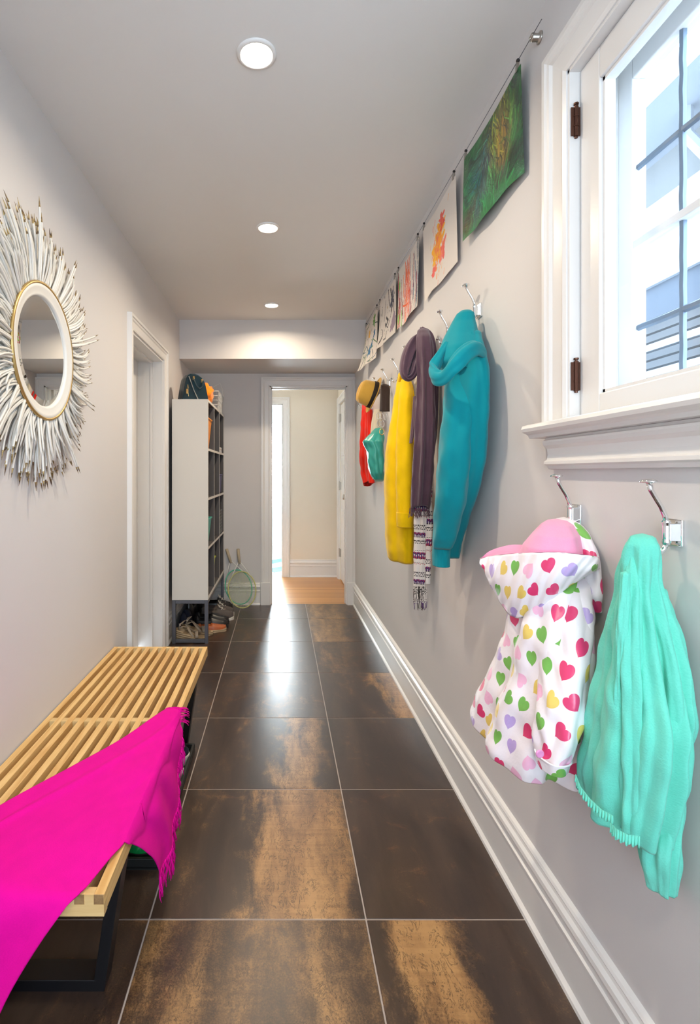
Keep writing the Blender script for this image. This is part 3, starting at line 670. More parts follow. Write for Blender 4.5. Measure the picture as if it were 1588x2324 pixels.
# ------------------------------------------------------------------ coat hooks
def capm(b, c, w=.020):
    """oval domed cap at the end of a prong, long axis along the wall"""
    M_ = Matrix.Translation(c) @ Matrix.Diagonal((.62, 1, 1, 1))
    b.lathe([(0,-.001),(w*.75,-.0025),(w,-.001),(w*.92,.002),(w*.5,.0052),(0,.0062)], 20, 0, M_)
def hook(y, z, label, proto=None):
    if proto: return dup(proto, (XR, y, z), label)
    t = thing('coat_hook', label, 'hook', 'double coat hooks on the right wall', (XR, y, z))
    B().box(-.006, 0, -.020, .020, -.024, .024).obj('wall_plate', m_chrome, t, bevel=.0015)
    b = B(); b.box(-.016, -.005, -.006, .006, -.016, .016); b.lathe([(0,-.022),(.0062,-.022),(.0075,-.018),(.0062,-.012),(.0062,.012),(.0075,.018),(.006,.022),(0,.023)], 14, 0, Matrix.Translation((-.018,0,0)))
    b.obj('post', m_chrome, t, smooth=False, bevel=.001)
    b = B(); pts = [(-.018,0,.016),(-.021,0,.030),(-.028,0,.046),(-.038,0,.062),(-.046,0,.076),(-.050,0,.090)]
    b.tube(pts, [.0052,.0048,.0045,.0045,.0045,.005], 10); capm(b, (-.051,0,.091)); b.obj('upper_prong', m_chrome, t, smooth=True)
    b = B(); pts = [(-.018,0,-.018),(-.022,0,-.030),(-.031,0,-.040),(-.043,0,-.043),(-.052,0,-.036),(-.056,0,-.024)]
    b.tube(pts, .0044, 10); capm(b, (-.0565,0,-.0225), .016); b.obj('lower_prong', m_chrome, t, smooth=True)
    return t
h0 = hook(.948, 1.150, 'chrome double hook holding the aqua cardigan below the window')
hook(1.262, 1.158, 'chrome double hook holding the heart print raincoat', h0)
HZ = 1.834
for y, lab in ((1.880,'chrome double hook holding the teal hoodie'), (2.185,'chrome double hook between the teal hoodie and plum scarf'), (2.490,'chrome double hook under the plum scarf'), (2.800,'chrome double hook just behind the plum scarf'),
               (3.100,'chrome double hook above the yellow coat'), (3.410,'chrome double hook holding the teal handbag by its straps'), (3.720,'chrome double hook inside the straw hat'), (4.035,'chrome double hook over the red sweater')):
    hook(y, HZ, lab, h0)
hook(4.35, HZ, 'chrome double hook farthest along the wall beyond the hat', h0)

# ------------------------------------------------------------------ draped garments
def smooth1(a, k):
    if k < 1: return a
    p = np.pad(a, (k,k), 'edge'); return np.convolve(p, np.ones(2*k+1)/(2*k+1), 'valid')
def drape(rows, Bk=.700, rho=2.0, nr=110, ns=150, folds=(), seed=1, hem=None, sm=4, back=True, top=True, zmode='px', wr=.0):
    """hanging cloth as stacked closed rings. rows: (py on the left contour, left px, right px[, rho[, back plane]])"""
    Rr = [tuple(r)+(rho,)*(4-len(r)) if len(r)<4 else tuple(r) for r in rows]; Rr = [r if len(r)>4 else r+(Bk,) for r in Rr]
    A = np.array(Rr, float); t = np.linspace(0, 1, nr); ks = (A[:,0]-A[0,0])/(A[-1,0]-A[0,0])
    c = [smooth1(np.interp(t, ks, A[:,i]), sm if i else 0) for i in range(5)]
    # keep the very ends
    for i in range(1,5): c[i][0] = A[0,i]; c[i][-1] = A[-1,i]
    rg = random.Random(seed); vs=[]; uv=[]; V=0; pz=None
    rings=[]
    for j in range(nr):
        sL, sR, ro, bk = (c[1][j]-VX)/F, (c[2][j]-VX)/F, c[3][j], c[4][j]
        gL, gR = math.sqrt(1+(sL*ro)**2), math.sqrt(1+(sR*ro)**2)
        bb = bk*(sR-sL)/(sR*(1+gL)-sL*(1-gR)); Yc = (bk-bb*(1+gL))/sL; a = ro*bb
        Yt = Yc+sL*a*a/math.sqrt(bb*bb+(sL*a)**2); z = EYE-(c[0][j]-VY)/F*Yt
        rings.append((bk-bb, Yc, a, bb, z))
    L = 0; cols=[]
    for j,(xc,yc,a,bb,z) in enumerate(rings):
        if j: L += abs(z-rings[j-1][4])
        v = j/(nr-1); per = PI*(3*(a+bb)-math.sqrt((3*a+bb)*(a+3*bb)))
        for k in range(ns):
            th = 2*PI*k/ns; r = 1.0
            for f in folds:
                n_, am, ph, tw = f[:4]; sh = f[4] if len(f)>4 else 1.5; v0 = f[5] if len(f)>5 else 0
                w = min(1, max(0, (v-v0)*4+.15))
                r -= am*w*((.5-.5*math.cos(n_*th+ph+tw*v))**sh)
            x = xc-math.cos(th)*bb*r; y = yc+math.sin(th)*a*r
            zz = z+(hem(th)*v*v if hem else 0)
            if wr: 
                q = wr*(math.sin(zz*46+th*3+seed)+.6*math.sin(zz*83-th*5+2*seed)+.5*math.sin(zz*23+th*7)); x += q*math.cos(th)*-1; y += q*math.sin(th)*.6
            x = min(x, c[4][j]+.004)
            vs.append((x,y,zz))
        k0 = int(round(ns*(-.9%(2*PI))/(2*PI))); us=[0.0]*ns; q0=None
        for sgn in (1,-1):
            acc=0
            for st_ in range(1, ns//2+(1 if sgn>0 else 0)):
                k=(k0+sgn*st_)%ns; t0=2*PI*(k0+sgn*(st_-1))/ns; t1=2*PI*(k0+sgn*st_)/ns
                acc += math.hypot(bb*(math.cos(t1)-math.cos(t0)), a*(math.sin(t1)-math.sin(t0))); us[k]=sgn*acc
        uv += [(u_, L) for u_ in us]
    fs = [(j*ns+k, (j+1)*ns+k, (j+1)*ns+(k+1)%ns, j*ns+(k+1)%ns) for j in range(nr-1) for k in range(ns)]
    b = B()
    if top:
        tc = np.array(vs[:ns]).mean(0); vs.append((tc[0],tc[1],tc[2]+.004)); uv.append((0,0)); n=len(vs)-1
        fs += [(n, k, (k+1)%ns) for k in range(ns)]
    # remove uv seam problem: seam sits on the wall side (theta = pi)
    h = ns//2
    b.add(vs, fs, 0, [(((u_+0) if True else u_), v_) for u_, v_ in uv]); return b
def sweep(pts, w, t, n=60, ns=40, folds=(), ref=(0,1,0), seed=0):
    """flattened folded tube along a smooth path; w, t = half width / half thickness lists"""
    P = [Vector(p) for p in pts]; m = len(P)
    def cr(L_, s):
        i = min(int(s), len(L_)-2); f = s-i; p0,p1,p2,p3 = L_[max(i-1,0)],L_[i],L_[i+1],L_[min(i+2,len(L_)-1)]
        return .5*((2*p1)+(p2-p0)*f+(2*p0-5*p1+4*p2-p3)*f*f+(3*p1-p0-3*p2+p3)*f**3)
    ref = Vector(ref); vs=[]; uv=[]; L=0; pp=None
    Q = [cr(P, i*(m-1)/(n-1)) for i in range(n)]; w = [cr(list(w), i*(m-1)/(n-1)) for i in range(n)]; t = [cr(list(t), i*(m-1)/(n-1)) for i in range(n)]
    for i in range(n):
        T = (Q[min(i+1,n-1)]-Q[max(i-1,0)]).normalized(); e1 = (ref-T*ref.dot(T)).normalized(); e2 = T.cross(e1)
        if i: L += (Q[i]-Q[i-1]).length
        for k in range(ns):
            th = 2*PI*k/ns; r=1
            for f in folds: r -= f[1]*(.5-.5*math.cos(f[0]*th+f[2]+f[3]*i/n))**1.4
            vs.append(Q[i]+e1*(math.cos(th)*w[i]*r)+e2*(math.sin(th)*t[i]*r)); uv.append((th*w[i],L))
    fs = [(i*ns+k, i*ns+(k+1)%ns, (i+1)*ns+(k+1)%ns, (i+1)*ns+k) for i in range(n-1) for k in range(ns)]
    fs += [tuple(range(ns-1,-1,-1)), tuple((n-1)*ns+k for k in range(ns))]
    return B().add(vs, fs, 0, uv)
GP='clothes hanging on the right wall'

# --- teal hoodie
t = thing('hoodie', 'teal fleece hoodie hanging by its hood from a chrome hook', 'hoodie')
drape([(770,1030,1090,2.2),(820,1016,1104,2.4),(880,1006,1113,2.6),(920,1002,1112,2.8),(1000,994,1108,2.9),(1060,990,1101,2.9),(1110,992,1088,2.6),(1170,996,1066,2.0),(1215,1000,1052,1.8),(1262,1002,1042,1.6)],
      rho=2.4, folds=((3,.12,1.0,.5,1.6),(7,.04,2.0,.9,1.5)), seed=4, wr=.0012).obj('body', m_teal, t, smooth=True, solid=-.002)
drape([(742,1038,1082,1.6,.690),(780,1022,1086,1.6,.680),(860,1008,1084,1.5,.668),(940,1000,1080,1.5,.650),(1040,990,1072,1.5,.640),(1140,983,1058,1.5,.632),(1200,980,1042,1.5,.63),(1238,978,1030,1.5,.62),(1243,981,1023,1.5,.618)],
      folds=((3,.10,.6,.5,1.6),(5,.05,2,1.2,1.5)), seed=6, wr=.0015).obj('sleeve', m_teal, t, smooth=True, solid=-.002)
drape([(1240,981,1022,1.5,.617),(1262,980,1021,1.5,.617),(1282,981,1021,1.5,.617)], folds=((30,.03,0,0,1),), seed=6, nr=24, top=False).obj('cuff', m_teal, t, smooth=True, solid=-.004)
# hood: crown over the hook and thick rolled opening
drape([(707,1046,1066,1.2,.668),(713,1036,1076,1.2,.680),(735,1023,1080,1.2,.686),(770,1004,1086,1.3,.688),(800,991,1092,1.4,.688),(830,985,1096,1.4,.688),(850,996,1098,1.5,.690)], folds=((3,.10,.3,1.4),(6,.04,1,0)), seed=9, sm=3).obj('hood', m_teal, t, smooth=True, solid=-.002)
br = [at(1016,778,1.80), at(996,812,1.775), at(984,838,1.76), at(990,856,1.72), at(1008,856,1.69), at(1030,832,1.66), at(1054,804,1.66), at(1078,790,1.68), at(1094,800,1.72), at(1099,822,1.76)]
sweep(br, [.012,.018,.024,.026,.027,.028,.028,.027,.022,.012], [.010,.013,.016,.018,.018,.018,.018,.017,.014,.008], folds=((4,.18,0,2),), ref=(0,.2,1)).obj('hood_rim', m_teal, t, smooth=True)
recenter(t)

# --- plum scarf
t = thing('scarf', 'long plum gauze scarf looped over a hook in front of the yellow coat', 'scarf', 'scarves on the right wall')
drape([(748,950,968,1.0,.668),(754,944,978,1.1,.670),(790,942,984,1.2,.672),(860,944,987,1.3,.675),(930,940,989,1.3,.675),(1010,936,989,1.3,.675),(1080,932,984,1.3,.675),(1130,930,980,1.3,.675),(1156,929,976,1.3,.675)],
      folds=((7,.22,.5,1.5,1.2),(13,.08,1,2)), seed=3, wr=.0012, hem=lambda th: -.02*math.sin(th)).obj('hanging_end', m_purp, t, smooth=True, solid=-.002)
lp = [at(960,764,2.42), at(945,774,2.41), at(931,800,2.39), at(922,828,2.37), at(920,848,2.35), at(928,857,2.34), at(938,848,2.33), at(944,826,2.34), at(948,800,2.37)]
sweep(lp, [.036,.044,.048,.046,.040,.034,.030,.026,.020], [.024,.030,.034,.030,.024,.018,.018,.018,.012], folds=((6,.34,1,3),(11,.14,0,2))).obj('loop', m_purp, t, smooth=True)
sweep([at(957,751,2.42), at(975,768,2.38), at(984,830,2.36), at(986,900,2.36), at(984,980,2.36), at(976,1060,2.36)], [.026,.030,.026,.024,.022,.012], [.014,.018,.018,.016,.014,.008], folds=((5,.2,1,3),)).obj('fold', m_purp, t, smooth=True)
sweep([at(943,900,2.42), at(938,960,2.42), at(932,1006,2.42)], [.024,.024,.018], [.010,.010,.006], folds=((5,.2,1,3),)).obj('short_end', m_purp, t, smooth=True)
b = B(); rg = random.Random(2)
for k in range(46):
    px = 929+rg.random()*47; d = 2.30+.08*rg.random(); p = at(px, 1152+rg.random()*6, d); b.tube([p, p+Vector((rg.uniform(-.004,.004),0,-.012)), p+Vector((rg.uniform(-.008,.008),0,-.028-.012*rg.random()))], .0011, 4)
b.obj('fringe', m_purp, t)['kind']='stuff'
recenter(t)
# --- folk print scarf
t = thing('scarf', 'white folk print scarf with tasselled end hanging below the plum scarf', 'scarf', 'scarves on the right wall')
drape([(1110,946,964,1.0,.680),(1140,940,972,1.0,.680),(1160,938,975,1.0,.68),(1220,938,972,1.0,.68),(1280,937,970,1.0,.68),(1336,937,967,1.0,.68)], folds=((4,.22,.4,.8),(9,.08,0,1)), seed=5, wr=.001).obj('panel', m_boho, t, smooth=True, solid=-.0015)
drape([(1080,964,980,1.0,.690),(1200,966,982,1.0,.690),(1325,964,976,1.0,.69)], folds=((4,.22,.4,.8),), seed=7, wr=.001).obj('rear_panel', m_boho, t, smooth=True, solid=-.0015)
b = B(); rg = random.Random(6)
for k in range(60):
    px = 938+rg.random()*30; d = 2.33+.1*rg.random(); p = at(px, 1330+rg.random()*6, d); q = p
    pts = [p+Vector((math.sin(i*1.7+k)*.0015, 0, -i*.014)) for i in range(rg.choice([4,5,6,8]))]; b.tube(pts, .0013, 4, mi=k%2)
b.obj('tassels', [m_boho, m_dark], t)['kind']='stuff'
recenter(t)
# --- yellow coat
t = thing('coat', 'bright yellow wool coat hanging partly behind the plum scarf', 'coat')
drape([(846,905,925,1.2),(864,900,934,1.4),(900,893,940,1.7),(960,882,946,2.0),(1020,870,950,2.2),(1100,867,950,2.3),(1180,869,950,2.4),(1250,872,948,2.4),(1264,878,946,2.4)],
      folds=((5,.12,.8,.6),(8,.05,2,1)), seed=8, wr=.0012).obj('body', m_yel, t, smooth=True, solid=-.002)
drape([(862,910,932,1.2,.66),(900,905,938,1.4,.65),(980,899,940,1.4,.645),(1060,897,940,1.4,.64),(1130,898,938,1.4,.635),(1168,900,937,1.4,.632)], folds=((4,.12,0,.8),), seed=8, wr=.001).obj('sleeve', m_yel, t, smooth=True, solid=-.002)
drape([(1162,899,938,1.35,.632),(1180,899,938,1.35,.632),(1195,900,937,1.35,.632)], folds=((60,.02,0,0,1),), nr=20, seed=8, top=False).obj('cuff', m_yel, t, smooth=True, solid=-.004)
p = at(903,1178,2.66); b = B(); b.lathe([(0,-.002),(.013,-.002),(.015,0),(.013,.003),(0,.003)], 20, 0, Matrix.Translation(p)@Matrix.Rotation(PI/2,4,'X')@Matrix.Rotation(-.4,4,'Y')); b.obj('button', m_yel, t, smooth=True)
b = B(); sweep_pts=[at(907,862,2.80), at(914,852,2.77), at(928,850,2.74)]; b = sweep(sweep_pts, [.02,.026,.02], [.012,.016,.012]); b.obj('collar', m_yel, t, smooth=True)
recenter(t)
# --- red sweater, cream top
t = thing('sweater', 'red knit sweater hanging below the straw hat', 'sweater')
drape([(915,822,836,1.0),(926,821,843,1.3),(970,817,846,1.6),(1040,813.5,847,1.7),(1075,817,846,1.6),(1098,823,848,1.5)], folds=((5,.25,.5,1),(9,.08,0,1)), seed=2, wr=.0015, hem=lambda th: -.02*math.sin(th)).obj('body', m_red, t, smooth=True, solid=-.002)
drape([(930,834,845,1.1,.68),(1000,832,847,1.3,.67),(1060,833,848,1.3,.665),(1096,836,851,1.3,.665)], folds=((4,.2,.5,1),), seed=3).obj('sleeve', m_red, t, smooth=True, solid=-.002)
recenter(t)
o = drape([(930,848,866,1.1,.675),(960,842,866,1.2,.675),(1000,838,866,1.4,.675),(1060,842,866,1.4,.675),(1088,845,866,1.4,.675)], folds=((5,.2,.5,1),), seed=3).obj('cream_top', m_creamc, None, smooth=True, solid=-.002)
center(tag(o, 'cream cloth top hanging behind the teal handbag', 'top'))
# --- straw hat on its hook, crown pointing into the room
t = thing('hat', 'tan straw fedora with a black band hung on the wall', 'hat')
Mh = Matrix.Translation((XR-.060, 3.66, 1.795)) @ Matrix.Rotation(math.radians(-72), 4, 'Y') @ Matrix.Rotation(math.radians(4), 4, 'X')
def hatring(prof, seg=40, dent=False):
    b = B(); vs=[]; n=len(prof)
    for r, z in prof:
        for k in range(seg):
            a=2*PI*k/seg; sx, sy = r*1.12*math.cos(a), r*.94*math.sin(a); zz=z
            if dent and z>.05: zz -= (.018*max(0,1-abs(sy)/.035)*(z-.05)/.06)
            elif not dent and z < .01: zz = z+.010*abs(math.sin(a))**2*(r-.08)/.05+(.02*max(0,-math.cos(a))*(r-.08)/.05)
            vs.append(Mh@Vector((sx,sy,zz)))
    fs=[(i*seg+k, i*seg+(k+1)%seg, (i+1)*seg+(k+1)%seg, (i+1)*seg+k) for i in range(n-1) for k in range(seg)]
    return b.add(vs, fs)
hatring([(.083,0),(.082,.02),(.078,.06),(.074,.095),(.066,.110),(.045,.117),(.02,.117),(.0005,.115)], dent=True).obj('crown', m_straw, t, smooth=True, solid=.002)
hatring([(.0838,-.004),(.085,.001),(.084,.03)]).obj('band', m_dark, t, smooth=True)
hatring([(.080,-.002),(.090,-.006),(.102,-.008),(.112,-.006),(.116,-.002)]).obj('brim', m_straw, t, smooth=True, solid=.002)
recenter(t)
# --- teal handbag on dark straps
t = thing('handbag', 'soft teal leather handbag hanging by dark brown straps and silver rings', 'handbag')
drape([(972,852,868,1.2,.655),(985,838,871,1.4,.655),(1003,821,872,1.6,.655),(1018,828,872,1.7,.655),(1050,832,872,1.8,.655),(1075,837,872,1.8,.655),(1090,846,871,1.6,.655),(1093,855,866,1.3,.655)], folds=((3,.14,.2,2,1.2),(7,.08,1,3)), seed=11, wr=.003, sm=2).obj('pouch', m_leath, t, smooth=True)
for dx in (0, 9):
    p0 = Vector((XR-.045, 3.37-dx*.006, HZ-.02)); q = at(864+dx*1.1, 935, 3.30-dx*.004)
    sweep([at(876,873,3.36)+Vector((-.002*dx,0,0)), at(871+dx*.6,880,3.33), at(870+dx*.7,905,3.31), at(869+dx*.8,934,3.30)], [.022]*4, [.004]*4, ns=12, n=20, ref=(1,0,.01)).obj('strap', m_brownl, t, smooth=True)
b = B()
for px, py in ((858,944),(866,944),(875,946),(860,962),(868,962)):
    c = at(px, py, 3.30); pts = [c+Vector((math.cos(a)*.010, math.sin(a)*.004, math.sin(a)*.020)) for a in np.linspace(0, 2*PI, 17)]; b.tube(pts, .0022, 6, cap=False)
b.obj('rings', m_chrome, t, smooth=True)
c = at(866,980,3.26); b = B(); pts = [c+Vector((math.cos(a)*.014, 0, math.sin(a)*.018)) for a in np.linspace(0, 2*PI, 21)]; b.tube(pts, .003, 6, cap=False); b.obj('grommet', m_brass, t, smooth=True)
recenter(t)

# --- heart print raincoat
t = thing('raincoat', "child's white raincoat printed with coloured hearts, hung by its hood", 'raincoat')
drape([(1290,1250,1330,1.2),(1302,1225,1340,1.3),(1335,1182,1350,1.6),(1390,1152,1360,1.8),(1440,1138,1358,1.9),(1490,1122,1354,2.0),(1550,1092,1344,2.0),(1600,1072,1334,2.0),(1628,1060,1328,2.0),(1640,1064,1324,2.0)],
      folds=((4,.18,2.2,.4,1.8),(7,.10,.6,.7,1.8),(11,.04,1,1.2)), seed=13, wr=.0022, nr=150, ns=200).obj('body', m_heart, t, smooth=True, solid=-.0015)
drape([(1292,1290,1330,1.0,.695),(1306,1268,1338,1.1,.693),(1340,1244,1346,1.2,.690),(1400,1232,1358,1.3,.68),(1470,1226,1354,1.3,.66),(1560,1216,1344,1.3,.635),(1640,1212,1325,1.3,.61),(1690,1211,1308,1.3,.595),(1712,1214,1296,1.3,.585)],
      folds=((3,.15,3.6,.8,1.3),(6,.08,.6,.9)), seed=17, wr=.003, nr=120).obj('sleeve', m_heart, t, smooth=True, solid=-.0015)
drape([(1702,1212,1300,1.3,.586),(1716,1213,1296,1.3,.584),(1730,1216,1292,1.3,.582)], folds=((3,.12,3.6,.2,1.3),), seed=17, nr=24, top=False, wr=.001).obj('cuff', m_heart, t, smooth=True, solid=-.003)
b = B(); b.lathe([(0,-.003),(.007,-.003),(.0085,0),(.007,.002),(.005,.0015),(0,.001)], 20, 0, Matrix.Translation(at(1225,1711,1.045))@Matrix.Rotation(PI/2,4,'X')); b.obj('button', m_pinkbtn, t, smooth=True)
# hood crown (lining side out), outer edge and the folded bowl of the brim
drape([(1180,1240,1284,1.1,.668),(1188,1226,1300,1.2,.675),(1210,1205,1318,1.3,.68),(1235,1184,1326,1.4,.686),(1256,1176,1330,1.5,.690)], folds=((5,.10,1,.7),), seed=19, sm=3, wr=.001).obj('lining', m_pinklin, t, smooth=True, solid=-.0015)
drape([(1176,1262,1296,1.4,.698),(1184,1262,1318,1.6,.702),(1206,1280,1340,1.8,.704),(1240,1300,1356,2.0,.706),(1290,1310,1364,2.0,.706),(1340,1310,1368,2.0,.706),(1384,1340,1366,2.0,.706)], folds=((4,.06,1,.7),), seed=23, sm=3, wr=.0015).obj('hood_back', m_heart, t, smooth=True, solid=-.0015)
# brim: a drooping open bowl
def brim():
    n=90; mrow=26; vs=[]; uv=[]
    topc = [at(1090,1268,1.40), at(1110,1262,1.36), at(1150,1257,1.27), at(1200,1254,1.19), at(1260,1253,1.13), at(1320,1258,1.10), at(1356,1264,1.10), at(1362,1272,1.14)]
    botc = [at(1100,1288,1.40), at(1114,1330,1.36), at(1150,1388,1.28), at(1190,1402,1.22), at(1240,1374,1.17), at(1290,1332,1.14), at(1340,1302,1.13), at(1362,1290,1.15)]
    def cr(L_, s):
        i = min(int(s), len(L_)-2); f = s-i; p0,p1,p2,p3 = L_[max(i-1,0)],L_[i],L_[i+1],L_[min(i+2,len(L_)-1)]
        return .5*((2*p1)+(p2-p0)*f+(2*p0-5*p1+4*p2-p3)*f*f+(3*p1-p0-3*p2+p3)*f**3)
    L=0; pr=None
    for i in range(n):
        s = i/(n-1)*(len(topc)-1); a, b_ = cr(topc,s), cr(botc,s)
        if pr is not None: L += (a-pr).length
        pr = a
        for j in range(mrow):
            v = j/(mrow-1); p = a.lerp(b_, v); bul = math.sin(PI*min(1,v*.92+.04))*.024+.003*math.sin(i*.32+v*5)+.002*math.sin(i*.9+v*9)
            p = p+Vector((-.55,-.80,-.1))*bul; vs.append(p); uv.append((L+.013, v*(a-b_).length+.31))
    fs=[(i*mrow+j,i*mrow+j+1,(i+1)*mrow+j+1,(i+1)*mrow+j) for i in range(n-1) for j in range(mrow-1)]
    # underside closes back to the coat
    return B().add(vs, fs, 0, uv), topc, cr
bb_, topc, cr_ = brim(); bb_.obj('brim', m_heart, t, smooth=True, solid=.0015)
b = B(); vs=[]; n=60
back = [at(1090,1268,1.40), at(1112,1250,1.385), at(1150,1238,1.34), at(1180,1236,1.31), at(1240,1240,1.26), at(1300,1246,1.22), at(1340,1254,1.18), at(1362,1270,1.14)]
for i in range(n):
    s=i/(n-1)*7; a, c_ = cr_(topc,s), cr_(back,s); mid=a.lerp(c_,.5)+Vector((0,.01,-.035*math.sin(PI*i/(n-1))))
    vs += [a, a.lerp(mid,.5)+Vector((0,0,-.01*math.sin(PI*i/(n-1)))), mid, c_.lerp(mid,.5), c_]
b.add(vs, [(i*5+j,(i+1)*5+j,(i+1)*5+j+1,i*5+j+1) for i in range(n-1) for j in range(4)]).obj('brim_lining', m_pinklin, t, smooth=True)
recenter(t)

# --- aqua cardigan
t = thing('cardigan', "child's aqua knit cardigan with ruffled hems on the hook nearest the viewer", 'cardigan')
drape([(1214,1436,1478,1.0,.672),(1219,1424,1494,1.05,.676),(1240,1414,1500,1.1,.68),(1320,1391,1508,1.2,.69),(1430,1366,1536,1.5,.698),(1500,1350,1560,1.7,.70),(1560,1336,1580,1.8,.70),(1620,1324,1576,1.8,.70),(1680,1312,1560,1.8,.70),(1760,1306,1540,1.7,.70)],
      folds=((6,.24,.4,.4,2.2),(11,.10,1.2,.6,2.0),(17,.04,2,1)), seed=31, wr=.0024, nr=150, ns=200, hem=lambda th: -.03+.0*th).obj('body', m_aqua, t, smooth=True, solid=-.002)
drape([(1330,1450,1512,1.1,.695),(1400,1452,1540,1.2,.698),(1500,1454,1574,1.4,.70),(1590,1452,1586,1.5,.70),(1650,1452,1572,1.5,.70),(1740,1448,1556,1.4,.70),(1850,1444,1554,1.3,.695),(1905,1443,1550,1.2,.69),(1925,1444,1548,1.2,.69),(1950,1448,1544,1.2,.69),(1985,1456,1537,1.2,.69),(2001,1464,1534,1.2,.69)],
      folds=((6,.26,.3,.5,2.2),(11,.08,1,.6,2)), seed=33, wr=.0020, nr=140).obj('long_sleeve', m_aqua, t, smooth=True, solid=-.002)
drape([(1250,1422,1458,1.0,.655),(1350,1410,1458,1.1,.640),(1450,1404,1462,1.2,.630),(1560,1402,1466,1.3,.625),(1700,1402,1468,1.3,.622),(1800,1404,1462,1.3,.622),(1876,1404,1459,1.3,.622)], folds=((5,.28,.8,.4,2.0),(9,.08,1,.8)), seed=35, wr=.0012).obj('front_panel', m_aqua, t, smooth=True, solid=-.002)
drape([(1300,1408,1430,1.0,.618),(1420,1398,1426,1.1,.608),(1560,1394,1416,1.1,.600),(1650,1391,1408,1.1,.596),(1700,1389,1404,1.1,.595),(1724,1383,1402,1.1,.595)], folds=((3,.1,.8,.5),(40,.03,0,0,1,.8)), seed=37, wr=.001).obj('short_sleeve', m_aqua, t, smooth=True, solid=-.002)
def ruffle(pts, w, n=110, amp=.004, name='ruffle'):
    P=[Vector(p) for p in pts]; vs=[]; uv=[]
    for i in range(n):
        s=i/(n-1)*(len(P)-1); k=min(int(s),len(P)-2); p=P[k].lerp(P[k+1], s-k)
        for j in range(5):
            v=j/4; vs.append(p+Vector((-.6,-.7,0)).normalized()*(amp*v*math.sin(i*.9)+.004*v+.002)+Vector((0,0,-w*v+.002*math.sin(i*.45)*v))); uv.append((i*.004,v*w))
    return B().add(vs,[(i*5+j,(i+1)*5+j,(i+1)*5+j+1,i*5+j+1) for i in range(n-1) for j in range(4)],0,uv).obj(name, m_aqua, t, smooth=True, solid=.001)
def hemring(o, th0, th1, n=14, lift=.006):
    """points along the last ring of a drape (world space) between two angles"""
    me=o.data; ns_=None; return None
ruffle([at(1307,1756,1.012), at(1318,1784,.985), at(1340,1812,.955), at(1366,1836,.925), at(1392,1850,.905)], .012)
ruffle([at(1386,1866,.895), at(1400,1880,.875), at(1424,1892,.860), at(1452,1896,.855)], .014, 80)
recenter(t)

# ------------------------------------------------------------------ sunburst mirror
MX, MY, MZ = XL, 1.800, 1.668
t = thing('sunburst_mirror', 'round mirror with a wide sunburst frame of white gilt-tipped quills', 'mirror', None, (MX, MY, MZ))
MR = Matrix.Rotation(PI/2, 4, 'Y')     # lathe axis -> +X
B().lathe([(.20,.002),(.26,.002),(.26,.016),(.20,.016)], 64, 0, MR).obj('backing_ring', m_quill, t, smooth=False)
B().lathe([(0,.0310),(.163,.0310),(.183,.0275)], 96, 0, MR).obj('mirror_glass', m_mirror, t)
B().lathe([(.232,.014),(.230,.034),(.222,.041),(.212,.040),(.200,.034),(.192,.035),(.186,.033),(.183,.026),(.18,.014)], 96, 0, MR).obj('frame_ring', m_quill, t, smooth=True)
pts = [(.037, math.cos(a)*.2275, math.sin(a)*.2275) for a in np.linspace(0, 2*PI, 97)]
B().tube(pts, .0058, 8, cap=False).obj('gilt_rim', m_gold, t, smooth=True)
def quill_geo(b, L, r, cur, lift, M_=None):
    n=9; pts=[]; rs=[]
    for i in range(n):
        s=i/(n-1); p=Vector((lift[0]+lift[1]*s-lift[2]*s*s, cur*math.sin(PI*s*.9)*L*.5, .222+L*s)); pts.append(M_@p if M_ else p); rs.append(r*(1.0-.15*s) if s<.85 else r*(1-.15*s)*(1-(s-.85)/.15*.9))
    k = len(b.f); b.tube(pts, rs, 6, 0)
    for q in range(len(b.f)-k):
        if q >= 6*7 and (L>.17 or q>=6*8): b.m[k+q] = 1
qmesh=[]; rq=random.Random(40)
for i in range(16):
    b=B(); L=(.12,.235,.16,.21,.255,.14,.19,.225,.24,.17,.205,.13,.25,.18,.22,.155)[i]; lift=(rq.uniform(.018,.034), rq.uniform(-.006,.034), rq.uniform(.0,.026)); quill_geo(b, L, rq.uniform(.0036,.0046), rq.choice((-.10,.12,.2,.28,.34,.25,.05)), lift)
    o=b.obj('quill', [m_quill, m_tip], t, smooth=True); qmesh.append(o)
N=300
for i in range(N):
    src=qmesh[i%16]
    if i<16: o=src
    else: o=src.copy(); COL.objects.link(o); o.parent=t
    o.rotation_euler=(-2*PI*(i*.6180339887%1.0)+rq.uniform(-.03,.03),0,0); s=rq.uniform(.93,1.05); o.scale=(1,s,s)
b=B()
for i in range(520):
    a=-2*PI*i/520+rq.uniform(-.05,.05); L=rq.uniform(.08,.25); lift=(rq.uniform(.006,.022), rq.uniform(-.005,.022), rq.uniform(0,.02)); quill_geo(b, L, rq.uniform(.0032,.0044), rq.uniform(-.12,.36), lift, Matrix.Rotation(a,4,'X'))
o=b.obj('under_quills', [m_quill, m_tip], t, smooth=True); o['kind']='stuff'

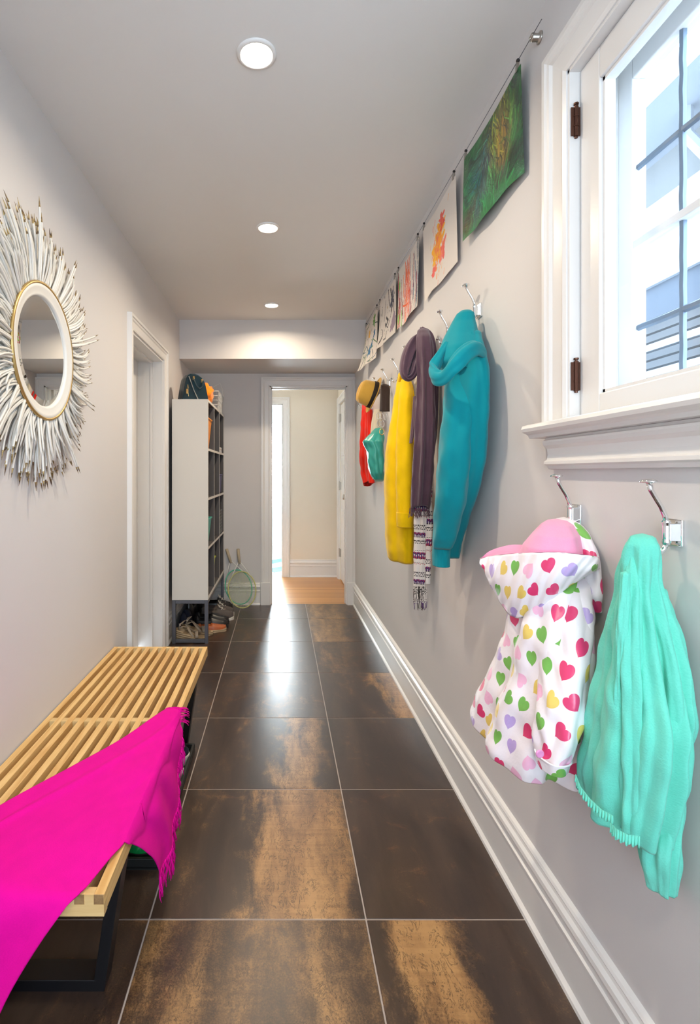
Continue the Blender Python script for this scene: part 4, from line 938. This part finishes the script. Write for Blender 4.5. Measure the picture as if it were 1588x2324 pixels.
# ------------------------------------------------------------------ slat bench
BX_L, BX_R, BYN, BYF, BH = -.832, -.364, 1.090, 2.645, .385
t = thing('slat_bench', 'long low maple slat bench on black frames against the left wall', 'bench', None, ((BX_L+BX_R)/2, (BYN+BYF)/2, 0))
cx, cy = t.location.x, t.location.y; sw, pitch, th = .0211, .04063, .021; hl=(BYF-BYN)/2; hw=(BX_R-BX_L)/2
sl=None
for i in range(12):
    x = -hw+sw/2+i*pitch
    if sl is None:
        b=B(); b.box(-sw/2,sw/2,-hl+th,hl-th,BH-.042,BH); b.box(-sw/2,sw/2,-hl,-hl+th,BH-.0204,BH); b.box(-sw/2,sw/2,hl-th,hl,BH-.0204,BH)
        for k in (4, 8+0): pass
        sl=b.obj('slat',[m_maple,m_endgrain],t)
        for f in sl.data.polygons:
            if abs(f.normal.y)>.9 and abs(abs(f.center.y)-hl)<.001: f.material_index=1
        bv=sl.modifiers.new('bevel','BEVEL'); bv.width=.0006; bv.segments=1
        o=sl
    else: o=sl.copy(); COL.objects.link(o); o.parent=t
    o.location=(x,0,0)
for s in (-1,1):
    ya_,yb_=(-hl,-hl+th) if s<0 else (hl-th,hl); b=B(); b.box(-hw,hw,ya_,yb_,BH-.045,BH-.0206)
    for i in range(11): x=-hw+sw+i*pitch; b.box(x+.0001,x+pitch-sw-.0001,ya_,yb_,BH-.0206,BH-.0002)
    b.obj('end_board',m_board,t)
b=B()
for i in range(11): x=-hw+sw+i*pitch; b.box(x+.0001,x+pitch-sw-.0001,-.014,.014,BH-.030,BH-.0015)
b.obj('middle_rail',m_board,t)
for yl in (-hl+.215, hl-.215):
    b=B(); y_0,y_1=yl-.0285,yl+.0285
    pt=[(-.212,0),(.212,0),(.225,BH-.045),(.197,BH-.045),(.186,.0285),(-.186,.0285),(-.197,BH-.045),(-.225,BH-.045)]
    pt=[(-.172,0),(.172,0),(.222,BH-.043),(.193,BH-.043),(.147,.0285),(-.147,.0285),(-.193,BH-.043),(-.222,BH-.043)]
    vs=[(x,y_0,z) for x,z in pt]+[(x,y_1,z) for x,z in pt]
    b.add(vs,[(0,1,4,5),(1,2,3,4),(0,5,6,7),(13,12,9,8),(12,11,10,9),(15,14,13,8)]+[(i,i+8,(i+1)%8+8,(i+1)%8) for i in range(8)])
    b.obj('leg_frame',m_black,t,bevel=.0015)

# ------------------------------------------------------------------ magenta scarf thrown over the bench
ctrl=[ # (v, point) sections from the fringe end to the far end
 [(-.415,1.925,.396),(-.365,1.90,.397),(-.345,1.83,.34),(-.338,1.76,.25),(-.330,1.68,.195),(-.324,1.59,.170),(-.320,1.49,.165),(-.328,1.425,.165)],
 [(-.455,1.84,.395),(-.39,1.80,.398),(-.358,1.755,.385),(-.346,1.69,.32),(-.338,1.62,.28),(-.332,1.54,.26),(-.322,1.48,.225),(-.328,1.405,.205)],
 [(-.52,1.70,.395),(-.46,1.66,.398),(-.415,1.62,.398),(-.385,1.57,.397),(-.362,1.52,.385),(-.350,1.46,.345),(-.342,1.40,.305),(-.338,1.355,.275)],
 [(-.62,1.53,.395),(-.57,1.50,.397),(-.52,1.455,.397),(-.48,1.42,.397),(-.45,1.375,.397),(-.42,1.33,.397),(-.39,1.28,.394),(-.364,1.235,.386)],
 [(-.74,1.335,.396),(-.70,1.31,.397),(-.66,1.28,.397),(-.61,1.24,.397),(-.565,1.20,.397),(-.515,1.16,.397),(-.455,1.125,.396),(-.405,1.10,.393)],
 [(-.80,1.16,.397),(-.76,1.14,.397),(-.71,1.115,.397),(-.67,1.09,.396),(-.62,1.078,.392),(-.57,1.072,.385),(-.49,1.066,.372),(-.445,1.062,.36)],
 [(-.825,1.085,.33),(-.79,1.075,.31),(-.755,1.068,.295),(-.72,1.062,.28),(-.68,1.058,.265),(-.64,1.054,.25),(-.575,1.05,.24),(-.53,1.045,.225)],
 [(-.83,1.07,.16),(-.80,1.06,.15),(-.77,1.055,.14),(-.74,1.05,.13),(-.71,1.045,.12),(-.68,1.04,.11),(-.62,1.035,.10),(-.585,1.03,.09)]]
def crv(L_, s):
    i=min(int(s),len(L_)-2); f=s-i; p0,p1,p2,p3=L_[max(i-1,0)],L_[i],L_[i+1],L_[min(i+2,len(L_)-1)]
    return .5*((2*p1)+(p2-p0)*f+(2*p0-5*p1+4*p2-p3)*f*f+(3*p1-p0-3*p2+p3)*f**3)
CT=[[Vector(p) for p in r] for r in ctrl]; NU,NV=120,100; vs=[]; uv=[]
def pinkpt(u,v):
    row=[crv(r, v*7) for r in CT]; p=crv(row, u*7)
    on=max(0,min(1,(p.z-.33)/.06))
    fold=.006*math.exp(-((v-.16-.10*u)/.03)**2)*on
    hang=1-on
    p=p+Vector((.006*hang*math.sin(v*26+u*4), .005*hang*math.sin(v*31), fold+.0015*math.sin(u*17+v*9)*on+.0015*on))
    if p.y>BYN-.004:
        if p.x<BX_R+.002: p.z=max(p.z,BH+.009)
        elif p.z<BH+.009: p.x=max(p.x,BX_R+.010)
    elif p.z<BH+.006: p.y=min(p.y,BYN-.008)
    return p
for i in range(NU):
    for j in range(NV): p=pinkpt(i/(NU-1), j/(NV-1)); vs.append(p); uv.append((i*.011,j*.006))
t=thing('scarf','large magenta wool scarf thrown over the near end of the slat bench','scarf')
B().add(vs,[(i*NV+j,(i+1)*NV+j,(i+1)*NV+j+1,i*NV+j+1) for i in range(NU-1) for j in range(NV-1)],0,uv).obj('cloth',m_pink,t,smooth=True,solid=.003)
b=B(); rg=random.Random(4)
for k in range(130):
    v=k/129; p=pinkpt(0,v); q=pinkpt(.02,v); d=(p-q).normalized()
    if v<.22: dr=d*.8+Vector((.5,.25,-.25))
    else: dr=d*.2+Vector((.10,.10*rg.uniform(-1,1),-.9))
    dr.normalize(); L=rg.uniform(.035,.06); pts=[p-d*.002]
    for i in range(1,6): s=i/5; pts.append(p+dr*L*s+Vector((.003*math.sin(i*1.3+k),.004*math.sin(i+k*2),-.012*s*s)))
    if v>.24: pts=[Vector((max(q_.x,BX_R+.012),q_.y,q_.z)) for q_ in pts]
    b.tube(pts,[.0022,.0021,.002,.0018,.0016,.001],5)
b.obj('fringe',m_pink,t,smooth=True)['kind']='stuff'
recenter(t)

# ------------------------------------------------------------------ cube shelf
SX0,SX1,SY0,SY1,SZ0,SZ1=-.795,-.530,3.875,4.965,.321,1.798
t=thing('cube_shelf','tall white cube shelf with dark interior on a steel base, end panel facing','shelf',None,((SX0+SX1)/2,(SY0+SY1)/2,0))
def bxl(name,x0,x1,y0,y1,z0,z1,m,bev=.0,par=t):
    c=par.location; return B().box(x0-c.x,x1-c.x,y0-c.y,y1-c.y,z0-c.z,z1-c.z).obj(name,m,par,bevel=bev)
T=.018
bxl('end_panel',SX0,SX1,SY0,SY0+T,SZ0,SZ1,m_cab,.001); bxl('end_panel',SX0,SX1,SY1-T,SY1,SZ0,SZ1,m_cab,.001)
bxl('top_panel',SX0,SX1,SY0+T,SY1-T,SZ1-T,SZ1,m_cab,.001); bxl('bottom_panel',SX0,SX1,SY0+T,SY1-T,SZ0,SZ0+.024,m_cab,.001)
bxl('back_panel',SX0,SX0+.006,SY0+T,SY1-T,SZ0+.024,SZ1-T,m_cabin)
zsh=[1.428,1.064,.700]; ych=[SY0+(SY1-SY0)/3,SY0+2*(SY1-SY0)/3]
for z in zsh:
    o=bxl('shelf_board',SX0+.006,SX1-.0012,SY0+T,SY1-T,z-T/2,z+T/2,m_cabin); bxl('edge_band',SX1-.0012,SX1,SY0+T,SY1-T,z-T/2,z+T/2,m_cab)
for y in ych:
    zz=[SZ0+.024]+sorted(zsh)+[SZ1-T]
    for a,c in zip(zz[:-1],zz[1:]):
        a2=a+(T/2 if a!=zz[0] else 0); c2=c-(T/2 if c!=zz[-1] else 0)
        bxl('divider',SX0+.006,SX1-.0012,y-.006,y+.006,a2,c2,m_cabin); bxl('edge_band',SX1-.0012,SX1,y-.006,y+.006,a2,c2,m_cab)
bxl('liner',SX0+.006,SX1-.002,SY1-T-.002,SY1-T,SZ0+.024,SZ1-T,m_cabin); bxl('liner',SX0+.006,SX1-.002,SY0+T,SY0+T+.002,SZ0+.024,SZ1-T,m_cabin); bxl('liner',SX0+.006,SX1-.002,SY0+T+.002,SY1-T-.002,SZ1-T-.002,SZ1-T,m_cabin); bxl('liner',SX0+.006,SX1-.002,SY0+T+.002,SY1-T-.002,SZ0+.024,SZ0+.026,m_cabin)
q=.026
for x in (SX0+.0,SX1-q):
    for y in (SY0+.001,SY1-q-.001): bxl('leg',x,x+q,y,y+q,0,SZ0-.001,m_steel,.002)
for y in (SY0+.001,SY1-q-.001):
    bxl('rail',SX0+q,SX1-q,y,y+q,SZ0-q-.001,SZ0-.001,m_steel,.002); bxl('rail',SX0+q,SX1-q,y,y+q,.006,.006+q,m_steel,.002)
bxl('rail',SX0,SX0+q,SY0+q,SY1-q,SZ0-q-.001,SZ0-.001,m_steel,.002); bxl('rail',SX1-q,SX1,SY0+q,SY1-q,SZ0-q-.001,SZ0-.001,m_steel,.002)

def bucket(name,label,cat,x,y,z,w,d,h,mat,taper=.78,rim=.006):
    b=B(); 
    def ring(s,zz): return [(-w/2*s,-d/2*s,zz),(w/2*s,-d/2*s,zz),(w/2*s,d/2*s,zz),(-w/2*s,d/2*s,zz)]
    vs=ring(taper,0)+ring(1,h)+ring(1,h)+ring(.95,h)+ring(taper*.95,.004)
    vs[8:12]=[(a*1.06,b_*1.06,h) for a,b_,_ in ring(1,h)]
    rings=[ring(taper,0),ring(.985,h-.012),[(a*1.05,c*1.05,h-.012) for a,c,_ in ring(1,0)],[(a*1.05,c*1.05,h) for a,c,_ in ring(1,0)],ring(.95,h),ring(taper*.95,.004)]
    V=[p for r_ in rings for p in r_]; fs=[(i*4+k,i*4+(k+1)%4,(i+1)*4+(k+1)%4,(i+1)*4+k) for i in range(5) for k in range(4)]+[(3,2,1,0),(20,21,22,23)]
    o=b.add(V,fs).obj(name,mat,None,bevel=.004); o.location=(x,y,z); return tag(o,label,cat,'bins in the cube shelf')
xc=(SX0+SX1)/2; c1,c2,c3=[SY0+(SY1-SY0)*(k+.5)/3 for k in range(3)]
bucket('storage_bin','orange plastic bin on the top shelf row of the cube shelf','bin',xc+.02,c1+.01,1.439,.20,.24,.235,m_orange)
bucket('storage_bin','teal plastic bin with an orange towel in the third shelf row','bin',xc+.02,c1+.0,.711,.20,.24,.20,m_tealp)
bucket('storage_bin','lime plastic bin on the lowest shelf row','bin',xc+.015,c2-.02,.349,.19,.22,.20,m_lime)
bucket('storage_bin','violet fabric bin at the far end of the second shelf row','bin',xc+.02,c3,1.075,.20,.27,.17,m_violet,.92)
def crumple(name,label,c,r,mat,seed,sc=(1,1,1),amp=.35,cat='towel'):
    rg=random.Random(seed); vs=[]; n,m=22,30; ph=[rg.uniform(0,6) for _ in range(8)]
    for i in range(n+1):
        a=PI*i/n
        for k in range(m):
            th=2*PI*k/m; rr=r*(1-amp*.35*abs(math.sin(th*2+ph[0]+a*3))-amp*.25*abs(math.sin(th*3.0+ph[1]-a*4))-amp*.1*math.sin(a*9+th*5+ph[2]))
            vs.append((rr*math.sin(a)*math.cos(th)*sc[0],rr*math.sin(a)*math.sin(th)*sc[1],rr*math.cos(a)*sc[2]))
    o=B().add(vs,[(i*m+k,(i+1)*m+k,(i+1)*m+(k+1)%m,i*m+(k+1)%m) for i in range(n) for k in range(m)]).obj(name,mat,None,smooth=True); o.location=c
    return tag(o,label,cat)
crumple('towel','orange towel crumpled in the teal bin',(xc+.03,c1,.905),.085,m_orangec,4,(1,1.1,.9))
# magazines and books at the far end of the top row
for k,(h_,w_,mm) in enumerate(((.03,.21,M('red_cover',lin(190,110,96),.5).m),(.02,.20,M('white_cover',lin(214,206,196),.5).m))):
    b=B(); b.box(-.095,.095,-w_/2,w_/2,0,h_,0); b.box(-.090,.0965,-w_/2+.004,w_/2-.004,.003,h_-.003,1); o=b.obj('book',[mm,m_trim]); o.location=(xc+.025,c3,1.4375+(0 if k==0 else .0305)); tag(o,('red covered book lying lowest in the far top compartment' if k==0 else 'pale book lying on the red one in the far top compartment'),'book','books in the top shelf row')
for k,(h_,mm,lab) in enumerate(((.20,M('yellow_print',lin(206,180,70),.5).m,'yellow picture book leaning in the far top compartment'),(.24,M('cream_print',lin(220,208,190),.5).m,'tall cream picture book leaning in the far top compartment'))):
    b=B(); b.box(-.08,.08,0,.012,0,h_,0); b.box(-.04,.082,-.001,.0005,h_*.35,h_*.6,1); o=b.obj('book',[mm,m_dark]); o.location=(xc+.03,c3-.05+k*.06,1.4895); o.rotation_euler=(.10,0,.0); tag(o,lab,'book','books in the top shelf row')
def wirebasket(name,label,loc,w,d,h,mat,nx,nz,r=.0022,flare=1.0):
    b=B(); 
    def P(s,side,zz):
        f=1+(flare-1)*zz/h; hw_,hd_=w/2*f,d/2*f
        return {0:(-hw_+2*hw_*s,-hd_,zz),1:(hw_,-hd_+2*hd_*s,zz),2:(hw_-2*hw_*s,hd_,zz),3:(-hw_,hd_-2*hd_*s,zz)}[side]
    for side in range(4):
        for i in range(nx): b.tube([P(i/nx,side,0),P(i/nx,side,h)],r,5)
        for k in range(nz+1): b.tube([P(0,side,h*k/nz),P(1,side,h*k/nz)],r*(1.5 if k==nz else 1),5)
    for i in range(nx+1): b.tube([(-w/2+w*i/nx,-d/2,0),(-w/2+w*i/nx,d/2,0)],r,4)
    o=b.obj(name,mat); o.location=loc; return tag(o,label,'basket')
o=wirebasket('wire_basket','dark grey wire basket at the far end of the third shelf row',(xc+.02,c3,.714),.20,.28,.20,m_grey,8,7); 
box('b',0,.001,0,.001,0,.001,m_grey).name='x'; bpy.data.objects.remove(bpy.data.objects['x'])
# ---- on top of the shelf
wb=thing('wire_basket','white wire basket with tall end handles on top of the shelf','basket',None,(xc+.02,4.66,SZ1+.003))
b=B(); w_,d_,h_=.24,.36,.15
for i in range(8):
    for s in (-1,1): y=-d_/2+d_*i/7; b.tube([(s*w_/2*.9,y*.92,0),(s*w_/2,y,h_)],.0022,5)
for i in range(5):
    for s in (-1,1): x=-w_/2+w_*i/4; b.tube([(x*.9,s*d_/2*.92,0),(x,s*d_/2,h_+.0)],.0022,5)
for k in range(5):
    f=.9+.1*k/4; z=h_*k/4; pts=[(-w_/2*f,-d_/2*(f*.8+.2),z),(w_/2*f,-d_/2*(f*.8+.2),z),(w_/2*f,d_/2*(f*.8+.2),z),(-w_/2*f,d_/2*(f*.8+.2),z),(-w_/2*f,-d_/2*(f*.8+.2),z)]; b.tube(pts,.0024 if k<4 else .0034,5)
for i in range(7): x=-w_/2*.9+w_*.9*i/6; b.tube([(x,-d_/2*.92,0),(x,d_/2*.92,0)],.002,4)
b.obj('wire_body',m_wirew,wb)
for s in (1,):
    b=B(); b.tube([(-w_/2,s*d_/2,h_),(-w_*.30,s*(d_/2+.005),h_+.04),(0,s*(d_/2+.008),h_+.075),(w_*.22,s*(d_/2+.008),h_+.11),(w_*.38,s*(d_/2+.005),h_+.125),(w_*.47,s*(d_/2+.005),h_+.07),(w_/2,s*d_/2,h_)],.004,6)
    b.tube([(w_*.25,s*d_/2,h_),(w_*.25,s*(d_/2+.006),h_+.10)],.0022,5)
    b.obj('handle',m_wirew,wb)
crumple('towel','bright orange towel crumpled on the shelf top between handbag and wire basket',(xc+.030,4.32,SZ1+.100),.118,m_orangec,9,(.85,1.15,.93),.4)
# handbag on the shelf
hb=thing('handbag','structured midnight blue leather handbag standing on the shelf top','handbag',None,(xc-.004,4.035,SZ1+.001)); hb.rotation_euler=(0,0,math.radians(34)); hb.scale=(.98,.72,1.0)
def bagsec(w,h,n=40):
    pts=[]
    for i in range(n+1):
        s=i/n; a=PI*s; x=-math.cos(a); pts.append((x*w/2*(.62+.38*(1-math.sin(a)**1.0)) if True else 0, h*(math.sin(a)**.62)))
    return pts
prof=[(-.112,0),(-.104,.035),(-.096,.085),(-.088,.130),(-.078,.168),(-.062,.193),(-.038,.206),(-.008,.209),(.024,.202),(.050,.188),(.070,.165),(.084,.130),(.094,.085),(.104,.040),(.112,0)]; vs=[]; ys=[-.075,-.06,0,.06,.075]; ss=[.93,1,1.02,1,.93]
for y,s in zip(ys,ss): vs+=[(x*s,y,z*s) for x,z in prof]
n=len(prof); fs=[(i*n+k,i*n+k+1,(i+1)*n+k+1,(i+1)*n+k) for i in range(4) for k in range(n-1)]+[tuple(range(n)),tuple(4*n+k for k in range(n-1,-1,-1))]+[(i*n,(i+1)*n,(i+1)*n+n-1,i*n+n-1) for i in range(4)]
B().add(vs,fs).obj('body',m_navy,hb,smooth=False,bevel=.004)
B().tube([(-.062,-.081,.182),(-.020,-.083,.08),(.02,-.081,.004)],.0035,6).obj('seam_piping',m_seam,hb)
b=B(); b.tube([(-.022,-.080,.172),(-.020,-.094,.150),(-.005,-.100,.112),(.022,-.102,.092),(.045,-.100,.110),(.050,-.094,.140),(.048,-.080,.160)],.006,8); b.obj('front_handle',m_navy,hb,smooth=True)
b=B(); b.box(-.030,-.014,-.086,-.078,.155,.185); b.box(.040,.056,-.086,-.078,.142,.170); b.obj('buckles',m_brass,hb,bevel=.001)
b=B(); b.tube([(-.070,-.082,.12),(-.078,-.088,.095),(-.072,-.086,.080),(-.066,-.084,.095),(-.070,-.082,.12)],.0015,5); b.box(-.086,-.068,-.088,-.084,.050,.085); b.tube([(-.070,-.088,.055),(-.066,-.088,.03)],.003,5); b.obj('key_charm',m_brass,hb)

# ------------------------------------------------------------------ shoes
def shoe(name,label,loc,rot,L=.26,w=.09,h=.085,upper=None,sole=None,inner=m_dark,laces=None,solet=.022,heel=0,group='shoes under the cube shelf',low=.45,tilt=0):
    t=thing(name,label,'shoe',group,loc); t.rotation_euler=(tilt,0,rot)
    n=22; m=16
    def hw(s): return w/2*(.62+.42*math.sin(PI*min(1,s*.95+.02))**.8*(1.08 if s>.5 else .82)) * (1 if s<.86 else math.sqrt(max(0.02,1-((s-.86)/.145)**2))) * (1 if s>.08 else math.sqrt(max(.05,1-((.08-s)/.085)**2)))
    def lift(s): return heel*(1-min(1,max(0,(s-.25)/.35)))+.008*max(0,(s-.85)/.15)
    b=B(); vs=[]
    for i in range(n):
        s=i/(n-1); W_=hw(s)*1.08; z=lift(s)
        vs+=[(-W_,(s-.5)*L,0 if heel==0 or s<.25 else z),(-W_*1.02,(s-.5)*L,z+solet),(W_*1.02,(s-.5)*L,z+solet),(W_,(s-.5)*L,0 if heel==0 or s<.25 else z)]
    fs=[(i*4+k,i*4+(k+1)%4,(i+1)*4+(k+1)%4,(i+1)*4+k) for i in range(n-1) for k in range(4)]+[(3,2,1,0),tuple((n-1)*4+k for k in range(4))]
    b.add(vs,fs).obj('sole',sole,t,bevel=.002)
    b=B(); vs=[]; mi=[]
    for i in range(n):
        s=i/(n-1); W_=hw(s); z=lift(s)+solet; top=h*(1.0 if s<.45 else (1-(s-.45)/.55*(1-low))) * (1 if s<.93 else .8)*(.9 if s<.04 else 1)
        op=1 if .10<s<.46 else 0
        for k in range(m):
            a=PI*k/(m-1); x=-W_*math.cos(a)*(1-.12*math.sin(a)); zz=top*math.sin(a)**.7
            if op and abs(x)<W_*.62: zz=top*.35
            vs.append((x,(s-.5)*L*.97,z+zz*.96))
    fs=[(i*m+k,i*m+k+1,(i+1)*m+k+1,(i+1)*m+k) for i in range(n-1) for k in range(m-1)]+[tuple(range(m-1,-1,-1)),tuple((n-1)*m+k for k in range(m))]
    b.add(vs,fs)
    for q_,f in enumerate(b.f):
        if len(f)==4 and all(b.v[i][2]<lift(.3)+solet+h*.5 and abs(b.v[i][0])<w*.28 and -.40*L<b.v[i][1]<-.03*L for i in f): b.m[q_]=1
    b.obj('upper',[upper,inner],t,smooth=True)
    if laces:
        b=B()
        for k in range(4):
            y=(.04+.07*k)*L; z=solet+h*(.98-.16*k); b.tube([(-w*.26,y,z-.008),(0,y+.012,z+.006),(w*.26,y,z-.008)],.003,5); b.tube([(-w*.24,y+.01,z-.008),(0,y-.004,z+.007),(w*.24,y+.018,z-.010)],.003,5)
        b.tube([(0,.03*L,h+solet),(.02,.01*L,h+solet+.014),(.035,.04*L,h+solet),(.0,.05*L,h+solet+.004)],.003,5); b.tube([(0,.03*L,h+solet),(-.02,.0,h+solet+.01),(-.04,.05*L,h+solet-.01)],.003,5)
        b.obj('laces',laces,t,smooth=True)
    return t
m_canv=M('grey_sneaker_mesh',lin(92,84,80),.85).m; m_wsole=M('white_rubber',lin(222,216,205),.5).m; m_blk=M('black_leather',(.012,.012,.014),.3).m; m_bsole=M('black_rubber',(.015,.015,.015),.6).m
m_lacew=M('white_laces',lin(205,200,192),.8).m; m_navyc=M('navy_canvas',lin(22,28,48),.8).m; m_tan=M('tan_leather',lin(176,92,48),.4).m; m_yr=M('yellow_rubber',lin(240,210,30),.4).m; m_green=M('green_rubber',lin(20,140,70),.35).m
def jute():
    m=M('jute_wedge',(.5,.4,.28),.9); x,y,z=m.xyz(m.coord()); s=((z*420.0+y*60.0).sin()); m.base(m.mix(s.ramp(-.6,.8),lin(150,128,98),lin(206,184,150))); m.bump(s,.5,.002); return m.m
m_jute=jute(); m_strapb=M('taupe_strap_leather',lin(160,146,128),.5).m
def sandal(label,loc,rot,sc=1):
    t=thing('wedge_sandal',label,'shoe','shoes under the cube shelf',loc); t.rotation_euler=(0,0,rot)
    L=.24; n=24; vs=[]
    for i in range(n):
        s=i/(n-1); w=.040*(.75+.35*math.sin(PI*min(1,s*.9)))*(1 if s<.85 else math.sqrt(max(.03,1-((s-.85)/.155)**2)))*(1 if s>.06 else .8)
        h=.030+.060*max(0,1-s/.68)**.9; y=(s-.5)*L; vs+=[(-w*.9,y,0+(.004 if s>.9 else 0)),(-w,y,h),(w,y,h),(w*.9,y,0+(.004 if s>.9 else 0))]
    B().add(vs,[(i*4+k,i*4+(k+1)%4,(i+1)*4+(k+1)%4,(i+1)*4+k) for i in range(n-1) for k in range(4)]+[(3,2,1,0),tuple((n-1)*4+k for k in range(4))]).obj('wedge',m_jute,t,bevel=.004)
    def st(nm,pts,w=.009): 
        P=[Vector(p) for p in pts]; B().tube(P,[w]*len(P),8,sq=.22,ref=(0,1,.01)).obj(nm,m_strapb,t,smooth=True)
    st('toe_strap',[(-.040,.055,.032),(-.030,.050,.058),(0,.042,.072),(.030,.050,.058),(.040,.055,.032)],.013)
    st('cross_strap',[(-.040,.03,.036),(-.026,.0,.070),(0,-.03,.100),(.026,-.05,.112),(.034,-.085,.095)]); st('cross_strap',[(.040,.03,.036),(.026,.0,.070),(0,-.03,.102),(-.026,-.05,.112),(-.034,-.085,.095)])
    st('ankle_strap',[(-.034,-.085,.088),(-.038,-.075,.128),(0,-.045,.150),(.038,-.075,.128),(.034,-.085,.088)],.006)
    b=B(); b.box(.036,.042,-.082,-.068,.118,.134); b.obj('buckle',m_chrome,t); return t
sandal('taupe strappy jute wedge sandal in the shelf base, heel toward the wall',(-.668,3.955,.0),-PI/2-.12)
sandal('second jute wedge sandal just behind the first in the shelf base',(-.640,4.075,.0),-PI/2+.1)
G2='shoes under the cube shelf'
shoe('loafer','tan orange leather shoe with its toe poking past the shelf leg',(-.540,4.175,0),-PI/2+.25,.23,.075,.05,m_tan,m_jute)
shoe('dress_shoe','glossy black dress shoe, toe out from the shelf base',(-.560,4.28,0),-PI/2+.06,.28,.095,.08,m_blk,m_bsole)
shoe('dress_shoe','second glossy black dress shoe beside its pair in the base',(-.565,4.39,0),-PI/2+.05,.28,.095,.08,m_blk,m_bsole)
shoe('sneaker','grey lace-up sneaker with white sole sticking out from the shelf base',(-.535,4.515,0),-PI/2+.12,.28,.10,.095,m_canv,m_wsole,laces=m_lacew)
shoe('sneaker','second grey sneaker with white laces farther in the base',(-.545,4.64,0),-PI/2+.12,.28,.10,.095,m_canv,m_wsole,laces=m_lacew)
shoe('sneaker','black lace-up sneaker next to the rackets',(-.560,4.765,0),-PI/2+.1,.27,.095,.12,m_blk,m_bsole,laces=m_lacew)
shoe('ankle_boot','navy canvas shoe piled behind the wedge sandals',(-.762,4.25,0),0,.25,.095,.14,m_navyc,m_bsole,low=.8)
shoe('ankle_boot','dark ankle boot standing by the wall in the shelf base',(-.762,4.52,0),0,.26,.095,.19,m_blk,m_bsole,laces=m_lacew,low=.7)
shoe('ankle_boot','black boot farthest back in the shelf base',(-.762,4.79,0),0,.26,.095,.19,m_blk,m_bsole,low=.7)

# boot tray under the bench
TX0,TX1,TY0,TY1=-.790,-.385,1.668,2.385
tr=thing('boot_tray','long black rubber boot tray on the floor under the bench','tray',None,((TX0+TX1)/2,(TY0+TY1)/2,0))
c=tr.location; b=B(); b.box(TX0-c.x,TX1-c.x,TY0-c.y,TY1-c.y,0.001,.006); b.obj('base',m_blackrub,tr)
b=B(); rw=.012
for a in ((TX0,TX1,TY0,TY0+rw),(TX0,TX1,TY1-rw,TY1),(TX0,TX0+rw,TY0+rw,TY1-rw),(TX1-rw,TX1,TY0+rw,TY1-rw)): b.box(a[0]-c.x,a[1]-c.x,a[2]-c.y,a[3]-c.y,.0065,.036)
b.obj('rim',m_blackrub,tr,bevel=.003)
G3='shoes in the boot tray'
shoe('sneaker','dark shoe with thick white sole at the far end of the boot tray',(-.492,2.29,.007),-PI/2-.15,.20,.085,.07,m_navyc,m_wsole,group=G3,solet=.03)
shoe('sneaker','dark shoe with white sole in the middle of the boot tray',(-.496,2.17,.007),-PI/2-.1,.20,.085,.07,m_navyc,m_wsole,group=G3,solet=.03)
shoe('sneaker','white and yellow sneaker peeping past the magenta fringe',(-.496,2.06,.007),-PI/2-.1,.20,.08,.06,m_yr,m_wsole,group=G3,solet=.03)
for k,(x,lab) in enumerate(((-.455,'green rubber clog at the near corner of the boot tray'),(-.572,'second green rubber clog beside the first in the tray'))):
    shoe('clog',lab,(x,1.79,.007),PI+.05*k,.19,.10,.085,m_green,m_bsole,group=G3,solet=.015)

# ------------------------------------------------------------------ badminton/tennis rackets on the end wall
def racket(label,c,hand,rim,grip,d0,a=.125,bh=.155):
    """c = head centre px, hand = handle end px, leaning on the wall"""
    t=thing('racket',label,'racket','rackets leaning on the end wall')
    C=at(*c,d0); H=at(*hand,YF-.018); dr=(H-C).normalized(); side=dr.cross(Vector((0,1,0))).normalized(); 
    def E(an): return C+side*(math.cos(an)*a)+dr*(math.sin(an)*bh)
    hf=B().tube([E(x) for x in np.linspace(0,2*PI,61)],.0055,8,cap=False).obj('head_frame',rim,t,smooth=True)
    th=C+dr*(bh+.10); b=B()
    for s in (-1,1): b.tube([E(PI/2+s*.85),C+dr*(bh+.02)+side*(-s*a*.40),th],.0052,8)
    b.obj('throat',m_wirew,t,smooth=True)
    B().tube([th-dr*.01,H-dr*.135],.008,8).obj('shaft',m_wirew,t,smooth=True); B().tube([H-dr*.14,H],[.013,.0145],10).obj('grip',grip,t,smooth=True)
    b=B()
    for i in range(-8,9):
        x=i/9; hgt=math.sqrt(1-x*x)*bh; b.tube([C+side*(x*a)-dr*hgt,C+side*(x*a)+dr*hgt],.0007,4,cap=False)
    for i in range(-10,11):
        y=i/11; wd_=math.sqrt(1-y*y)*a; b.tube([C+dr*(y*bh)-side*wd_,C+dr*(y*bh)+side*wd_],.0007,4,cap=False)
    b.obj('strings',M('pale_strings',lin(200,208,170),.5).m,hf)['kind']='stuff'; return recenter(t)
m_rimy=M('yellow_green_frame',lin(190,190,120),.3).m; m_rimt=M('turquoise_frame',lin(90,190,160),.3).m; m_grip=M('beige_grip_tape',lin(178,164,140),.8).m
racket('racket with a yellow-green frame in front of the other against the end wall',(549,1338),(540,1246),m_rimy,m_grip,4.885,.128,.166)
racket('racket with a turquoise frame behind, leaning on the end wall',(541,1332),(514,1246),m_rimt,m_grip,4.925,.122,.160)
# vestibule lamp, out of view above the far doorway
t = thing('ceiling_lamp', 'small round warm ceiling lamp in the vestibule above the wood floor', 'ceiling light', None, (.20, 5.75, BZ))
B().lathe([(.09,0),(.09,-.02),(.08,-.024),(.078,-.02)], 32).obj('lamp_rim', m_trim, t, smooth=True)
B().lathe([(0,-.045),(.04,-.040),(.07,-.028),(.078,-.02)], 32).obj('lamp_shade', m_lamp, t, smooth=True)
